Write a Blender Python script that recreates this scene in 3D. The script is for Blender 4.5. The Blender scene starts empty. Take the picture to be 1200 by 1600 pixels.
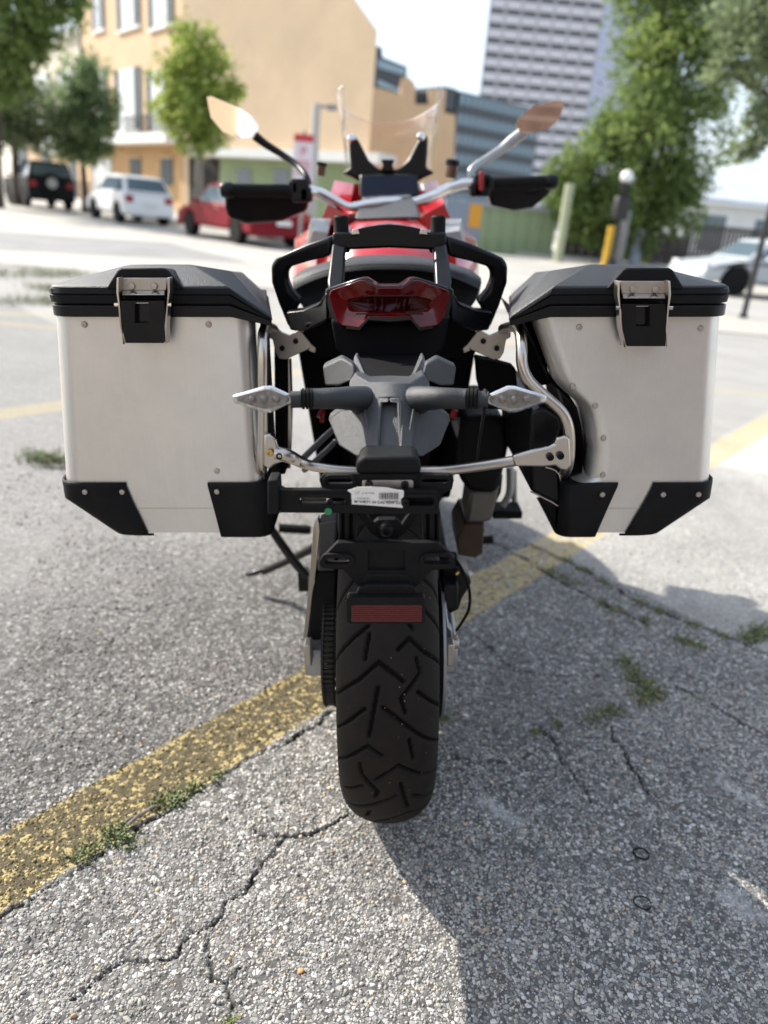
import bpy, bmesh, math, random
import numpy as np
from mathutils import Matrix, Vector
rnd = random.Random(7)
rad = math.radians
C = bpy.context.scene.collection
SC = bpy.context.scene

# ---------------------------------------------------------------- camera
LEAN = rad(5.0)                       # the motorcycle leans on its side stand; the camera is held level with it
PITCH = rad(21.5)
BIKE = Matrix.Rotation(-LEAN, 4, 'Y')
CAM = Vector((-.006, -1.285, 1.108))
FPX = 1190.0
cam = bpy.data.cameras.new('camera')
cam.sensor_fit = 'VERTICAL'; cam.sensor_height = 24; cam.sensor_width = 18
cam.lens = FPX / 1600 * 24
cam.clip_start = .05; cam.clip_end = 3000
cam.dof.use_dof = True; cam.dof.focus_distance = 1.09; cam.dof.aperture_fstop = 1.8
cam.dof.aperture_blades = 0
camo = bpy.data.objects.new('camera', cam); C.objects.link(camo)
camo.matrix_world = BIKE @ Matrix.Translation(CAM) @ Matrix.Rotation(rad(90) - PITCH, 4, 'X')
SC.camera = camo

# ---------------------------------------------------------------- world, sun, exposure
SUN = Vector((1.17, -.72, -1.0)).normalized()
world = bpy.data.worlds.new('World'); SC.world = world; world.use_nodes = True
nt = world.node_tree; nt.nodes.clear()
def N(t, typ, **kw):
    n = t.nodes.new(typ)
    for k, v in kw.items():
        if k.startswith('i_'): n.inputs[k[2:].replace('_', ' ')].default_value = v
        else: setattr(n, k, v)
    return n
out = N(nt, 'ShaderNodeOutputWorld'); bg = N(nt, 'ShaderNodeBackground')
sky = N(nt, 'ShaderNodeTexSky', sky_type='NISHITA', sun_disc=False)
sky.sun_elevation = math.asin(-SUN.z)
sky.sun_rotation = math.atan2(-SUN.x, -SUN.y)
sky.altitude = 5; sky.air_density = 1.0; sky.dust_density = 1.6; sky.ozone_density = 1.0
tc = N(nt, 'ShaderNodeTexCoord'); mp = N(nt, 'ShaderNodeMapping'); mp.inputs['Scale'].default_value = (1, 1, 2.4)
no = N(nt, 'ShaderNodeTexNoise'); no.inputs['Scale'].default_value = 2.3; no.inputs['Detail'].default_value = 8; no.inputs['Roughness'].default_value = .58
cr = N(nt, 'ShaderNodeValToRGB'); cr.color_ramp.elements[0].position = .40; cr.color_ramp.elements[1].position = .72
cr.color_ramp.elements[0].color = (.2, .2, .2, 1); cr.color_ramp.elements[1].color = (.92, .92, .92, 1)
mx = N(nt, 'ShaderNodeMix', data_type='RGBA')
mx.inputs['B'].default_value = (4.9, 5.3, 5.8, 1)
nt.links.new(tc.outputs['Generated'], mp.inputs['Vector']); nt.links.new(mp.outputs[0], no.inputs['Vector'])
nt.links.new(no.outputs['Fac'], cr.inputs['Fac']); nt.links.new(cr.outputs['Color'], mx.inputs['Factor'])
nt.links.new(sky.outputs[0], mx.inputs['A']); nt.links.new(mx.outputs['Result'], bg.inputs['Color'])
bg.inputs['Strength'].default_value = .145
nt.links.new(bg.outputs[0], out.inputs['Surface'])
sun = bpy.data.lights.new('sun', 'SUN'); sun.energy = 4.4; sun.angle = rad(.55); sun.color = (1, .95, .86)
suno = bpy.data.objects.new('sun', sun); C.objects.link(suno)
suno.rotation_euler = SUN.to_track_quat('-Z', 'Y').to_euler()
SC.view_settings.view_transform = 'Standard'; SC.view_settings.look = 'None'
SC.view_settings.exposure = .92; SC.view_settings.gamma = 1; SC.view_settings.use_curve_mapping = False
SC.render.engine = 'CYCLES'
SC.cycles.use_denoising = True
SC.cycles.max_bounces = 6; SC.cycles.diffuse_bounces = 3; SC.cycles.glossy_bounces = 3; SC.cycles.transmission_bounces = 4; SC.cycles.transparent_max_bounces = 10
SC.cycles.caustics_reflective = False; SC.cycles.caustics_refractive = False

# ---------------------------------------------------------------- materials
def mat(name, col, rough=.6, metal=0., noise=0., nscale=20., bump=0., bscale=200., coat=0., spec=.5, stretch=None, col2=None, coord='Object', alpha=None, aniso=0., smudge=0.):
    m = bpy.data.materials.new(name); m.use_nodes = True; t = m.node_tree
    b = t.nodes['Principled BSDF']
    b.inputs['Roughness'].default_value = rough; b.inputs['Metallic'].default_value = metal
    b.inputs['Specular IOR Level'].default_value = spec
    b.inputs['Coat Weight'].default_value = coat; b.inputs['Coat Roughness'].default_value = .05
    col = tuple(col) + (1,)
    b.inputs['Base Color'].default_value = col
    if noise or bump or col2:
        c = N(t, 'ShaderNodeTexCoord'); mpn = N(t, 'ShaderNodeMapping')
        if stretch: mpn.inputs['Scale'].default_value = stretch
        t.links.new(c.outputs[coord], mpn.inputs['Vector'])
    if noise or col2:
        n = N(t, 'ShaderNodeTexNoise'); n.inputs['Scale'].default_value = nscale; n.inputs['Detail'].default_value = 6
        n.inputs['Roughness'].default_value = .62
        t.links.new(mpn.outputs[0], n.inputs['Vector'])
        r = N(t, 'ShaderNodeValToRGB'); r.color_ramp.elements[0].position = .3; r.color_ramp.elements[1].position = .7
        lo = col2 + (1,) if col2 else tuple(x * (1 - noise) for x in col[:3]) + (1,)
        hi = col if col2 else tuple(min(1, x * (1 + noise)) for x in col[:3]) + (1,)
        r.color_ramp.elements[0].color = lo; r.color_ramp.elements[1].color = hi
        t.links.new(n.outputs['Fac'], r.inputs['Fac']); t.links.new(r.outputs['Color'], b.inputs['Base Color'])
        mr = N(t, 'ShaderNodeMapRange'); mr.inputs['To Min'].default_value = max(.03, rough - .08); mr.inputs['To Max'].default_value = min(1, rough + .1)
        t.links.new(n.outputs['Fac'], mr.inputs['Value']); t.links.new(mr.outputs[0], b.inputs['Roughness'])
    if aniso: b.inputs['Anisotropic'].default_value = aniso; b.inputs['Anisotropic Rotation'].default_value = .25
    if smudge:
        n3 = N(t, 'ShaderNodeTexNoise'); n3.inputs['Scale'].default_value = 9; n3.inputs['Detail'].default_value = 7; n3.inputs['Roughness'].default_value = .7; t.links.new(c.outputs[coord], n3.inputs['Vector'])
        m3 = N(t, 'ShaderNodeMapRange'); m3.inputs['From Min'].default_value = .35; m3.inputs['From Max'].default_value = .7; m3.inputs['To Min'].default_value = 1 - smudge; m3.inputs['To Max'].default_value = 1.0; t.links.new(n3.outputs['Fac'], m3.inputs['Value'])
        x3 = N(t, 'ShaderNodeMix', data_type='RGBA', blend_type='MULTIPLY'); x3.inputs['Factor'].default_value = 1; s3 = b.inputs['Base Color'].links[0].from_socket; t.links.new(s3, x3.inputs['A']); t.links.new(m3.outputs[0], x3.inputs['B']); t.links.new(x3.outputs['Result'], b.inputs['Base Color'])
        s4 = b.inputs['Roughness'].links[0].from_socket; a4 = N(t, 'ShaderNodeMath', operation='MULTIPLY_ADD'); t.links.new(n3.outputs['Fac'], a4.inputs[0]); a4.inputs[1].default_value = -.22; t.links.new(s4, a4.inputs[2]); a5 = N(t, 'ShaderNodeMath', operation='ADD'); a5.inputs[1].default_value = .11; t.links.new(a4.outputs[0], a5.inputs[0]); t.links.new(a5.outputs[0], b.inputs['Roughness'])
    if bump:
        n2 = N(t, 'ShaderNodeTexNoise'); n2.inputs['Scale'].default_value = bscale; n2.inputs['Detail'].default_value = 3
        t.links.new(mpn.outputs[0], n2.inputs['Vector'])
        bp = N(t, 'ShaderNodeBump'); bp.inputs['Strength'].default_value = bump; bp.inputs['Distance'].default_value = .002
        t.links.new(n2.outputs['Fac'], bp.inputs['Height']); t.links.new(bp.outputs[0], b.inputs['Normal'])
    return m
def clear_mat(name, tint, mixv, rough=.04):
    m = bpy.data.materials.new(name); m.use_nodes = True; t = m.node_tree; t.nodes.clear()
    o = N(t, 'ShaderNodeOutputMaterial'); tr = N(t, 'ShaderNodeBsdfTransparent'); gl = N(t, 'ShaderNodeBsdfGlossy')
    tr.inputs['Color'].default_value = tuple(tint) + (1,); gl.inputs['Roughness'].default_value = rough
    fr = N(t, 'ShaderNodeLayerWeight'); fr.inputs['Blend'].default_value = mixv; mxs = N(t, 'ShaderNodeMixShader')
    t.links.new(fr.outputs['Facing'], mxs.inputs['Fac']); t.links.new(tr.outputs[0], mxs.inputs[1]); t.links.new(gl.outputs[0], mxs.inputs[2])
    t.links.new(mxs.outputs[0], o.inputs['Surface']); return m
MT = {}
MT['alu'] = mat('brushed_aluminium', (.75, .72, .68), .36, .85, .022, 5.0, .04, 60, stretch=(60, 60, 1.0), aniso=.55, smudge=.10)
MT['alu_edge'] = mat('anodised_aluminium', (.60, .55, .49), .36, .9, .05, 8)
MT['black'] = mat('black_textured_plastic', (.007, .007, .0075), .55, 0, .25, 40, .35, 900, spec=.17)
MT['lid'] = mat('grained_lid_plastic', (.020, .021, .023), .46, 0, .2, 30, .5, 700, spec=.5)
MT['satin'] = mat('satin_black_plastic', (.006, .006, .0065), .33, 0, .2, 30, .12, 500, spec=.24)
MT['gloss'] = mat('gloss_black', (.004, .004, .0045), .16, 0, spec=.4)
MT['rubber'] = mat('black_rubber', (.009, .0088, .0085), .7, 0, .25, 60, .2, 400, spec=.15)
MT['seat'] = mat('seat_vinyl', (.012, .012, .013), .48, 0, .15, 30, .5, 500, spec=.45)
MT['hugger'] = mat('silver_grained_plastic', (.062, .063, .066), .36, .3, .15, 160, .6, 1100)
MT['steel'] = mat('stainless_steel', (.56, .51, .46), .28, 1)
MT['plate'] = mat('brushed_steel_plate', (.46, .41, .36), .42, .85, .06, 40, .05, 300)
MT['chrome'] = mat('polished_metal', (.75, .74, .72), .15, 1)
MT['castmetal'] = mat('cast_aluminium', (.36, .36, .36), .45, .8, .1, 40, .1, 300)
MT['bronze'] = mat('heat_tinted_steel', (.075, .047, .032), .45, .6, .3, 14)
MT['red'] = mat('red_paint', (.52, .012, .018), .28, 0, coat=.8)
MT['lens'] = mat('red_lens', (.105, .0015, .002), .12, 0, .10, 30, spec=.4, coat=.3)
MT['lens_dark'] = mat('dark_red_lens', (.035, .0006, .0008), .18, 0, spec=.3)
MT['reflector'] = mat('red_reflector', (.12, .003, .004), .3, 0, .25, 400, .3, 500, coat=.25)
MT['clear'] = clear_mat('clear_lens', (.93, .93, .94), .42)
MT['screen'] = clear_mat('clear_screen', (.985, .975, .96), .06)
MT['lamp_inner'] = mat('lamp_reflector', (.30, .275, .25), .35, .55, .35, 160, .4, 300)
MT['mirror'] = mat('mirror_glass', (.85, .85, .85), .02, 1)
MT['navy'] = mat('dark_display_glass', (.003, .008, .026), .35, 0, spec=.25)
MT['matte'] = mat('matte_black', (.0045, .0045, .005), .8, 0, .2, 30, spec=.12)
MT['white'] = mat('sticker_paper', (.84, .81, .76), .6, 0, .04, 40)
MT['ink'] = mat('black_ink', (.02, .02, .02), .7)
MT['green'] = mat('green_dot', (.02, .22, .09), .4)
MT['amber'] = mat('amber_fluid', (.09, .032, .010), .25, 0, coat=.4)
MT['gold'] = mat('gold_bolt', (.62, .42, .14), .25, 1)
MT['redpart'] = mat('red_plastic', (.30, .01, .012), .4)
MT['chain'] = mat('greasy_chain_steel', (.028, .024, .02), .5, .6, .4, 60)
MT['spring'] = mat('yellow_spring', (.60, .36, .02), .4)

# ---------------------------------------------------------------- builders
ORG = {}
def at(px, py, Y):  # image pixel plus an assumed depth
    'position on the motorcycle (its own axes) of a point at image pixel px, py and an assumed Y metres ahead of the rear contact'
    a = (px - 600) / FPX; b = (800 - py) / FPX; cp, sp = math.cos(PITCH), math.sin(PITCH)
    r = Vector((a, cp + b * sp, -sp + b * cp))
    return CAM + r * ((Y - CAM.y) / r.y)
def empty(name, label, cat, loc=(0, 0, 0), rot=None, group=None, org=None):
    o = bpy.data.objects.new(name, None); C.objects.link(o); o.empty_display_size = .1
    o.location = loc
    if rot is not None: o.rotation_euler = rot
    o['label'] = label; o['category'] = cat
    if group: o['group'] = group
    ORG[o.name] = Vector(org) if org is not None else Vector((0, 0, 0))
    return o
class MB:
    def __init__(s): s.v = []; s.f = []; s.mi = []; s.sm = []
    def add(s, V, F, mi=0):
        k = len(s.v); s.v += [tuple(p) for p in V]; s.f += [tuple(i + k for i in q) for q in F]; s.mi += [mi] * len(F); return s
    def box(s, c, d, rot=None, mi=0):
        R = Matrix.Identity(3) if rot is None else rot
        V = [Vector(c) + R @ Vector((x * d[0] / 2, y * d[1] / 2, z * d[2] / 2)) for x in (-1, 1) for y in (-1, 1) for z in (-1, 1)]
        return s.add(V, [(0, 1, 3, 2), (4, 6, 7, 5), (0, 4, 5, 1), (2, 3, 7, 6), (0, 2, 6, 4), (1, 5, 7, 3)], mi)
    def tube(s, pts, r, n=10, sub=4, mi=0, flat=None):
        P = [Vector(p) for p in pts]; rr = list(r) if hasattr(r, '__len__') else [r] * len(P)
        if sub > 1 and len(P) > 2:
            Q = []; S = []
            for i in range(len(P) - 1):
                p0, p1, p2, p3 = P[max(i - 1, 0)], P[i], P[i + 1], P[min(i + 2, len(P) - 1)]
                for k in range(sub):
                    t = k / sub
                    Q.append(.5 * ((2 * p1) + (p2 - p0) * t + (2 * p0 - 5 * p1 + 4 * p2 - p3) * t * t + (3 * p1 - p0 - 3 * p2 + p3) * t ** 3))
                    S.append(rr[i] * (1 - t) + rr[i + 1] * t)
            Q.append(P[-1]); S.append(rr[-1]); P, rr = Q, S
        rings = []; up = Vector((0, 0, 1))
        for i, p in enumerate(P):
            d = (P[min(i + 1, len(P) - 1)] - P[max(i - 1, 0)]).normalized()
            if abs(d.dot(up)) > .95 and i == 0: up = Vector((1, 0, 0))
            a = (up - d * up.dot(d)); a = a.normalized() if a.length > 1e-6 else d.orthogonal().normalized()
            b = d.cross(a); up = a
            rings.append([p + rr[i] * (math.cos(2 * math.pi * k / n) * a * (flat or 1) + math.sin(2 * math.pi * k / n) * b) for k in range(n)])
        return s.loft(rings, mi=mi)
    def loft(s, rings, closed=True, caps=True, mi=0):
        n = len(rings[0]); V = [p for r in rings for p in r]; F = []
        m = n if closed else n - 1
        for i in range(len(rings) - 1):
            for k in range(m):
                F.append((i * n + k, i * n + (k + 1) % n, (i + 1) * n + (k + 1) % n, (i + 1) * n + k))
        if caps and closed: F += [tuple(range(n)), tuple((len(rings) - 1) * n + k for k in range(n))]
        return s.add(V, F, mi)
    def lathe(s, prof, c, axis, n=24, mi=0):
        'prof: (radius, height along axis)'
        ax = Vector(axis).normalized(); a = ax.orthogonal().normalized(); b = ax.cross(a); c = Vector(c)
        rings = [[c + ax * h + r * (math.cos(2 * math.pi * k / n) * a + math.sin(2 * math.pi * k / n) * b) for k in range(n)] for r, h in prof]
        return s.loft(rings, mi=mi)
    def prism(s, front, back, mi=0):
        n = len(front)
        return s.add(list(front) + list(back), [tuple(range(n)), tuple(range(2 * n - 1, n - 1, -1))] + [(k, (k + 1) % n, (k + 1) % n + n, k + n) for k in range(n)], mi)
    def slab(s, pts, Y, t, mi=0, taper=0.):
        'plate seen from behind: outline of image pixels, optional own Y per point, thickness t ahead'
        fr = [at(p[0], p[1], p[2] if len(p) > 2 else Y) for p in pts]
        ce = sum(fr, Vector()) / len(fr)
        bk = [f + Vector((0, t, 0)) + Vector(((ce.x - f.x) * taper, 0, (ce.z - f.z) * taper)) for f in fr]
        return s.prism(fr, bk, mi)
    def obj(s, name, m, parent=None, smooth=32, bevel=0., seg=2, kind=None, solid=0., label=None, shift=None, weld=0.):
        me = bpy.data.meshes.new(name)
        off = Vector((0, 0, 0))
        p = parent
        while p is not None and p.name not in ORG: p = p.parent
        if p is not None: off = ORG[p.name]
        if shift is not None: off = Vector(shift)
        V = [(x - off.x, y - off.y, z - off.z) for x, y, z in s.v] if off.length else s.v
        me.from_pydata(V, [], s.f)
        ms = m if isinstance(m, (list, tuple)) else [m]
        for q in ms: me.materials.append(q)
        if len(ms) > 1: me.polygons.foreach_set('material_index', s.mi)
        bm = bmesh.new(); bm.from_mesh(me)
        if weld: bmesh.ops.remove_doubles(bm, verts=bm.verts, dist=weld)
        bmesh.ops.recalc_face_normals(bm, faces=bm.faces); bm.to_mesh(me); bm.free()
        if smooth:
            me.polygons.foreach_set('use_smooth', [True] * len(me.polygons))
            me.set_sharp_from_angle(angle=rad(smooth))
        o = bpy.data.objects.new(name, me); C.objects.link(o)
        if parent is not None: o.parent = parent
        if kind: o['kind'] = kind
        if label: o['label'] = label
        if solid:
            md = o.modifiers.new('shell', 'SOLIDIFY'); md.thickness = solid; md.offset = -1
        if bevel:
            md = o.modifiers.new('bevel', 'BEVEL'); md.width = bevel; md.segments = seg; md.limit_method = 'ANGLE'; md.angle_limit = rad(28)
            md.harden_normals = False
        return o
def dup(o, parent, loc=None, rot=None, deep=True):
    c = o.copy(); C.objects.link(c)
    if parent is not None: c.parent = parent
    if loc is not None: c.location = loc
    if rot is not None: c.rotation_euler = rot
    if deep:
        for ch in list(o.children): dup(ch, c)
    return c
def curve_plate(outer, holes, name):
    'filled 2D outline with holes -> (verts, faces) of a flat sheet'
    cu = bpy.data.curves.new(name, 'CURVE'); cu.dimensions = '2D'; cu.fill_mode = 'BOTH'; cu.extrude = .5
    for poly in [outer] + holes:
        sp = cu.splines.new('POLY'); sp.points.add(len(poly) - 1); sp.use_cyclic_u = True
        for q, p in zip(sp.points, poly): q.co = (p[0], p[1], 0, 1)
    ob = bpy.data.objects.new(name, cu); me = bpy.data.meshes.new_from_object(ob)
    V = [tuple(v.co) for v in me.vertices]; F = [tuple(p.vertices) for p in me.polygons]
    bpy.data.objects.remove(ob); bpy.data.curves.remove(cu); bpy.data.meshes.remove(me)
    return V, F
def slotted(mb, outer, holes, Y, t, mi=0):
    'plate with slots, outline in image pixels, seen from behind at Y'
    q = lambda P: [(at(x, y, Y).x, at(x, y, Y).z) for x, y in P]
    V, F = curve_plate(q(outer), [q(h) for h in holes], 'outline')
    mb.add([(x, Y + t * (.5 - w), z) for x, z, w in V], F, mi)
    return mb
def stadium(x0, x1, y0, y1, n=5):
    r = (y1 - y0) / 2; cy = (y0 + y1) / 2; P = []
    for k in range(n + 1): a = math.pi / 2 + math.pi * k / n; P.append((x0 + r + r * math.cos(a), cy - r * math.sin(a)))
    for k in range(n + 1): a = -math.pi / 2 + math.pi * k / n; P.append((x1 - r + r * math.cos(a), cy - r * math.sin(a)))
    return P
def sym(half, c=608.5):
    return half + [(2 * c - p[0],) + tuple(p[1:]) for p in reversed(half) if abs(p[0] - c) > .6]
def mir(pts, c=608.5): return [(2 * c - p[0],) + tuple(p[1:]) for p in pts]

# ---------------------------------------------------------------- ground
CRACKS = {
'main': [(-0.038, -0.089), (-0.085, -0.115), (-0.113, -0.145), (-0.158, -0.168), (-0.196, -0.179), (-0.218, -0.229), (-0.232, -0.264), (-0.24, -0.296), (-0.274, -0.324), (-0.275, -0.357), (-0.311, -0.397), (-0.334, -0.426), (-0.371, -0.442), (-0.412, -0.446), (-0.435, -0.473), (-0.464, -0.504)],
'mainb': [(-0.196, -0.179), (-0.224, -0.185), (-0.261, -0.168)],
'two': [(-0.283, -0.412), (-0.274, -0.437), (-0.269, -0.473), (-0.247, -0.473), (-0.235, -0.504), (-0.23, -0.60)],
'twob': [(-0.247, -0.473), (-0.233, -0.45)],
'seam': [(-0.75, -0.52), (-0.578, -0.323), (-0.513, -0.246), (-0.472, -0.185), (-0.418, -0.135), (-0.357, -0.034), (-0.304, 0.016), (-0.229, 0.085), (-0.127, 0.214)],
'A': [(0.40, 1.33), (0.501, 1.2), (0.567, 1.066), (0.627, 0.981), (0.711, 0.879), (0.808, 0.787)],
'A2': [(0.55, 1.34), (0.644, 1.216), (0.723, 1.094), (0.83, 0.92), (0.959, 0.802), (1.065, 0.71), (1.24, 0.54)],
'B': [(0.363, 0.227), (0.39, 0.162), (0.407, 0.074), (0.432, 0.024), (0.433, -0.026)],
'Cc': [(0.54, 0.248), (0.548, 0.179), (0.557, 0.079), (0.573, 0.018)],
'D': [(0.253, 0.628), (0.28, 0.579), (0.353, 0.457), (0.44, 0.45), (0.567, 0.473), (.7, .45)],
'E': [(0.784, 0.441), (0.854, 0.369), (0.896, 0.307), (0.99, 0.2)],
'F': [(0.136, 0.088), (0.221, 0.075), (0.327, 0.112)],
'G': [(-1.0, .55), (-.85, .62), (-.7, .6), (-.55, .72)], 'H': [(-1.9, 1.55), (-1.6, 1.75), (-1.3, 1.72), (-1.1, 1.9)]}
CW = {'main': .0028, 'mainb': .0018, 'two': .0023, 'twob': .0018, 'seam': .0028, 'A': .004, 'A2': .0045, 'B': .0024, 'Cc': .0022, 'D': .0024, 'E': .0032, 'F': .0018, 'G': .002, 'H': .004}
nrng = np.random.default_rng(11)
def vnoise(x, y, s, seed):
    'cheap smooth value noise'
    r = np.random.default_rng(seed).random((64, 64)); u, v = x * s, y * s
    i, j = np.floor(u).astype(int), np.floor(v).astype(int); fu, fv = u - i, v - j
    fu = fu * fu * (3 - 2 * fu); fv = fv * fv * (3 - 2 * fv); g = lambda a, b: r[a % 64, b % 64]
    return (g(i, j) * (1 - fu) + g(i + 1, j) * fu) * (1 - fv) + (g(i, j + 1) * (1 - fu) + g(i + 1, j + 1) * fu) * fv
def crackdist(x, y):
    'normalised distance to the nearest crack centre line (1 = its edge)'
    wx = x + .016 * (vnoise(x, y, 30, 1) - .5) + .009 * (vnoise(x, y, 95, 2) - .5); wy = y + .016 * (vnoise(x, y, 30, 3) - .5) + .009 * (vnoise(x, y, 120, 4) - .5)
    best = np.full(x.shape, 9.)
    for k, P in CRACKS.items():
        for (ax, ay), (bx, by) in zip(P[:-1], P[1:]):
            near = (x > min(ax, bx) - .06) & (x < max(ax, bx) + .06) & (y > min(ay, by) - .06) & (y < max(ay, by) + .06)
            if not near.any(): continue
            X, Y = wx[near], wy[near]; L2 = (bx - ax) ** 2 + (by - ay) ** 2
            t = np.clip(((X - ax) * (bx - ax) + (Y - ay) * (by - ay)) / L2, 0, 1)
            d = np.hypot(X - ax - t * (bx - ax), Y - ay - t * (by - ay)) / (CW[k] * (.5 + 1.0 * vnoise(X, Y, 25, 5)))
            best[near] = np.minimum(best[near], d)
    return best
def bandmask(x, y): return np.clip((.083 - np.abs(.778 * x - .628 * y + .333) + .018 * (vnoise(x, y, 30, 8) - .5)) / .012, 0, 1)
def ground_h(x, y):
    fade = 1 / (1 + (np.hypot(x, y) / 4) ** 4)
    h = (.010 * (vnoise(x, y, 1.6, 21) - .5) + .005 * (vnoise(x, y, 6, 22) - .5) + .0028 * (vnoise(x, y, 45, 23) - .5) + .002 * (vnoise(x, y, 130, 24) - .5)) * fade
    return h - .003
def ground_full(x, y):
    cd = crackdist(x, y); c = np.clip(1.6 - cd, 0, 1)
    s = .778 * x - .628 * y + .333
    h = ground_h(x, y) - .006 * c - .0022 * bandmask(x, y)
    return h, c
def axis(lo, hi, step, far, n):
    core = np.arange(lo, hi, step); g = np.geomspace(step * 1.3, far, n)
    return np.concatenate([(lo - np.cumsum(g))[::-1], core, core[-1] + np.cumsum(g)])
gx = axis(-1.0, 1.3, .0045, 60, 66); gy = axis(-.70, 1.55, .0046, 60, 66)
GX, GY = np.meshgrid(gx, gy); fx, fy = GX.ravel(), GY.ravel()
gz, gc = ground_full(fx, fy)
nx, ny = len(gx), len(gy)
idx = np.arange(nx * ny).reshape(ny, nx)
quads = np.stack([idx[:-1, :-1], idx[:-1, 1:], idx[1:, 1:], idx[1:, :-1]], -1).reshape(-1, 4)
def np_mesh(name, co, faces, k):
    me = bpy.data.meshes.new(name); me.vertices.add(len(co)); me.vertices.foreach_set('co', np.ascontiguousarray(co, dtype=np.float32).ravel())
    nf = len(faces); me.loops.add(nf * k); me.loops.foreach_set('vertex_index', faces.astype(np.int32).ravel())
    me.polygons.add(nf); me.polygons.foreach_set('loop_start', np.arange(nf, dtype=np.int32) * k)
    me.polygons.foreach_set('loop_total', np.full(nf, k, dtype=np.int32)); me.update(calc_edges=True); return me
me = np_mesh('parking_lot', np.stack([fx, fy, gz], 1), quads, 4)
me.polygons.foreach_set('use_smooth', [True] * len(me.polygons))
def blob(x, y, cx, cy, r, sq=1., ang=0.):
    dx, dy = x - cx, y - cy; a, b = dx * math.cos(ang) + dy * math.sin(ang), (-dx * math.sin(ang) + dy * math.cos(ang)) * sq
    return np.clip(1.25 - np.hypot(a, b) / r - .9 * (vnoise(x, y, 60, 31) - .5) - .9 * (vnoise(x, y, 170, 32) - .5), 0, 1)
pale = np.zeros_like(fx)
for cx, cy, r, sq, an in ((.245, -.08, .05, 2.2, -.7), (.205, -.045, .025, 1.5, -.7), (.772, .048, .05, 2.4, -.9), (.644, -.26, .05, 2.0, -.8), (.19, .237, .014, 1, 0)):
    pale = np.maximum(pale, blob(fx, fy, cx, cy, r, sq, an))
at_ = me.attributes.new('crack', 'FLOAT', 'POINT'); at_.data.foreach_set('value', gc.astype(np.float32))
at_ = me.attributes.new('pale', 'FLOAT', 'POINT'); at_.data.foreach_set('value', pale.astype(np.float32))
lot = bpy.data.objects.new('parking_lot', me); C.objects.link(lot); lot['kind'] = 'structure'

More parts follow.
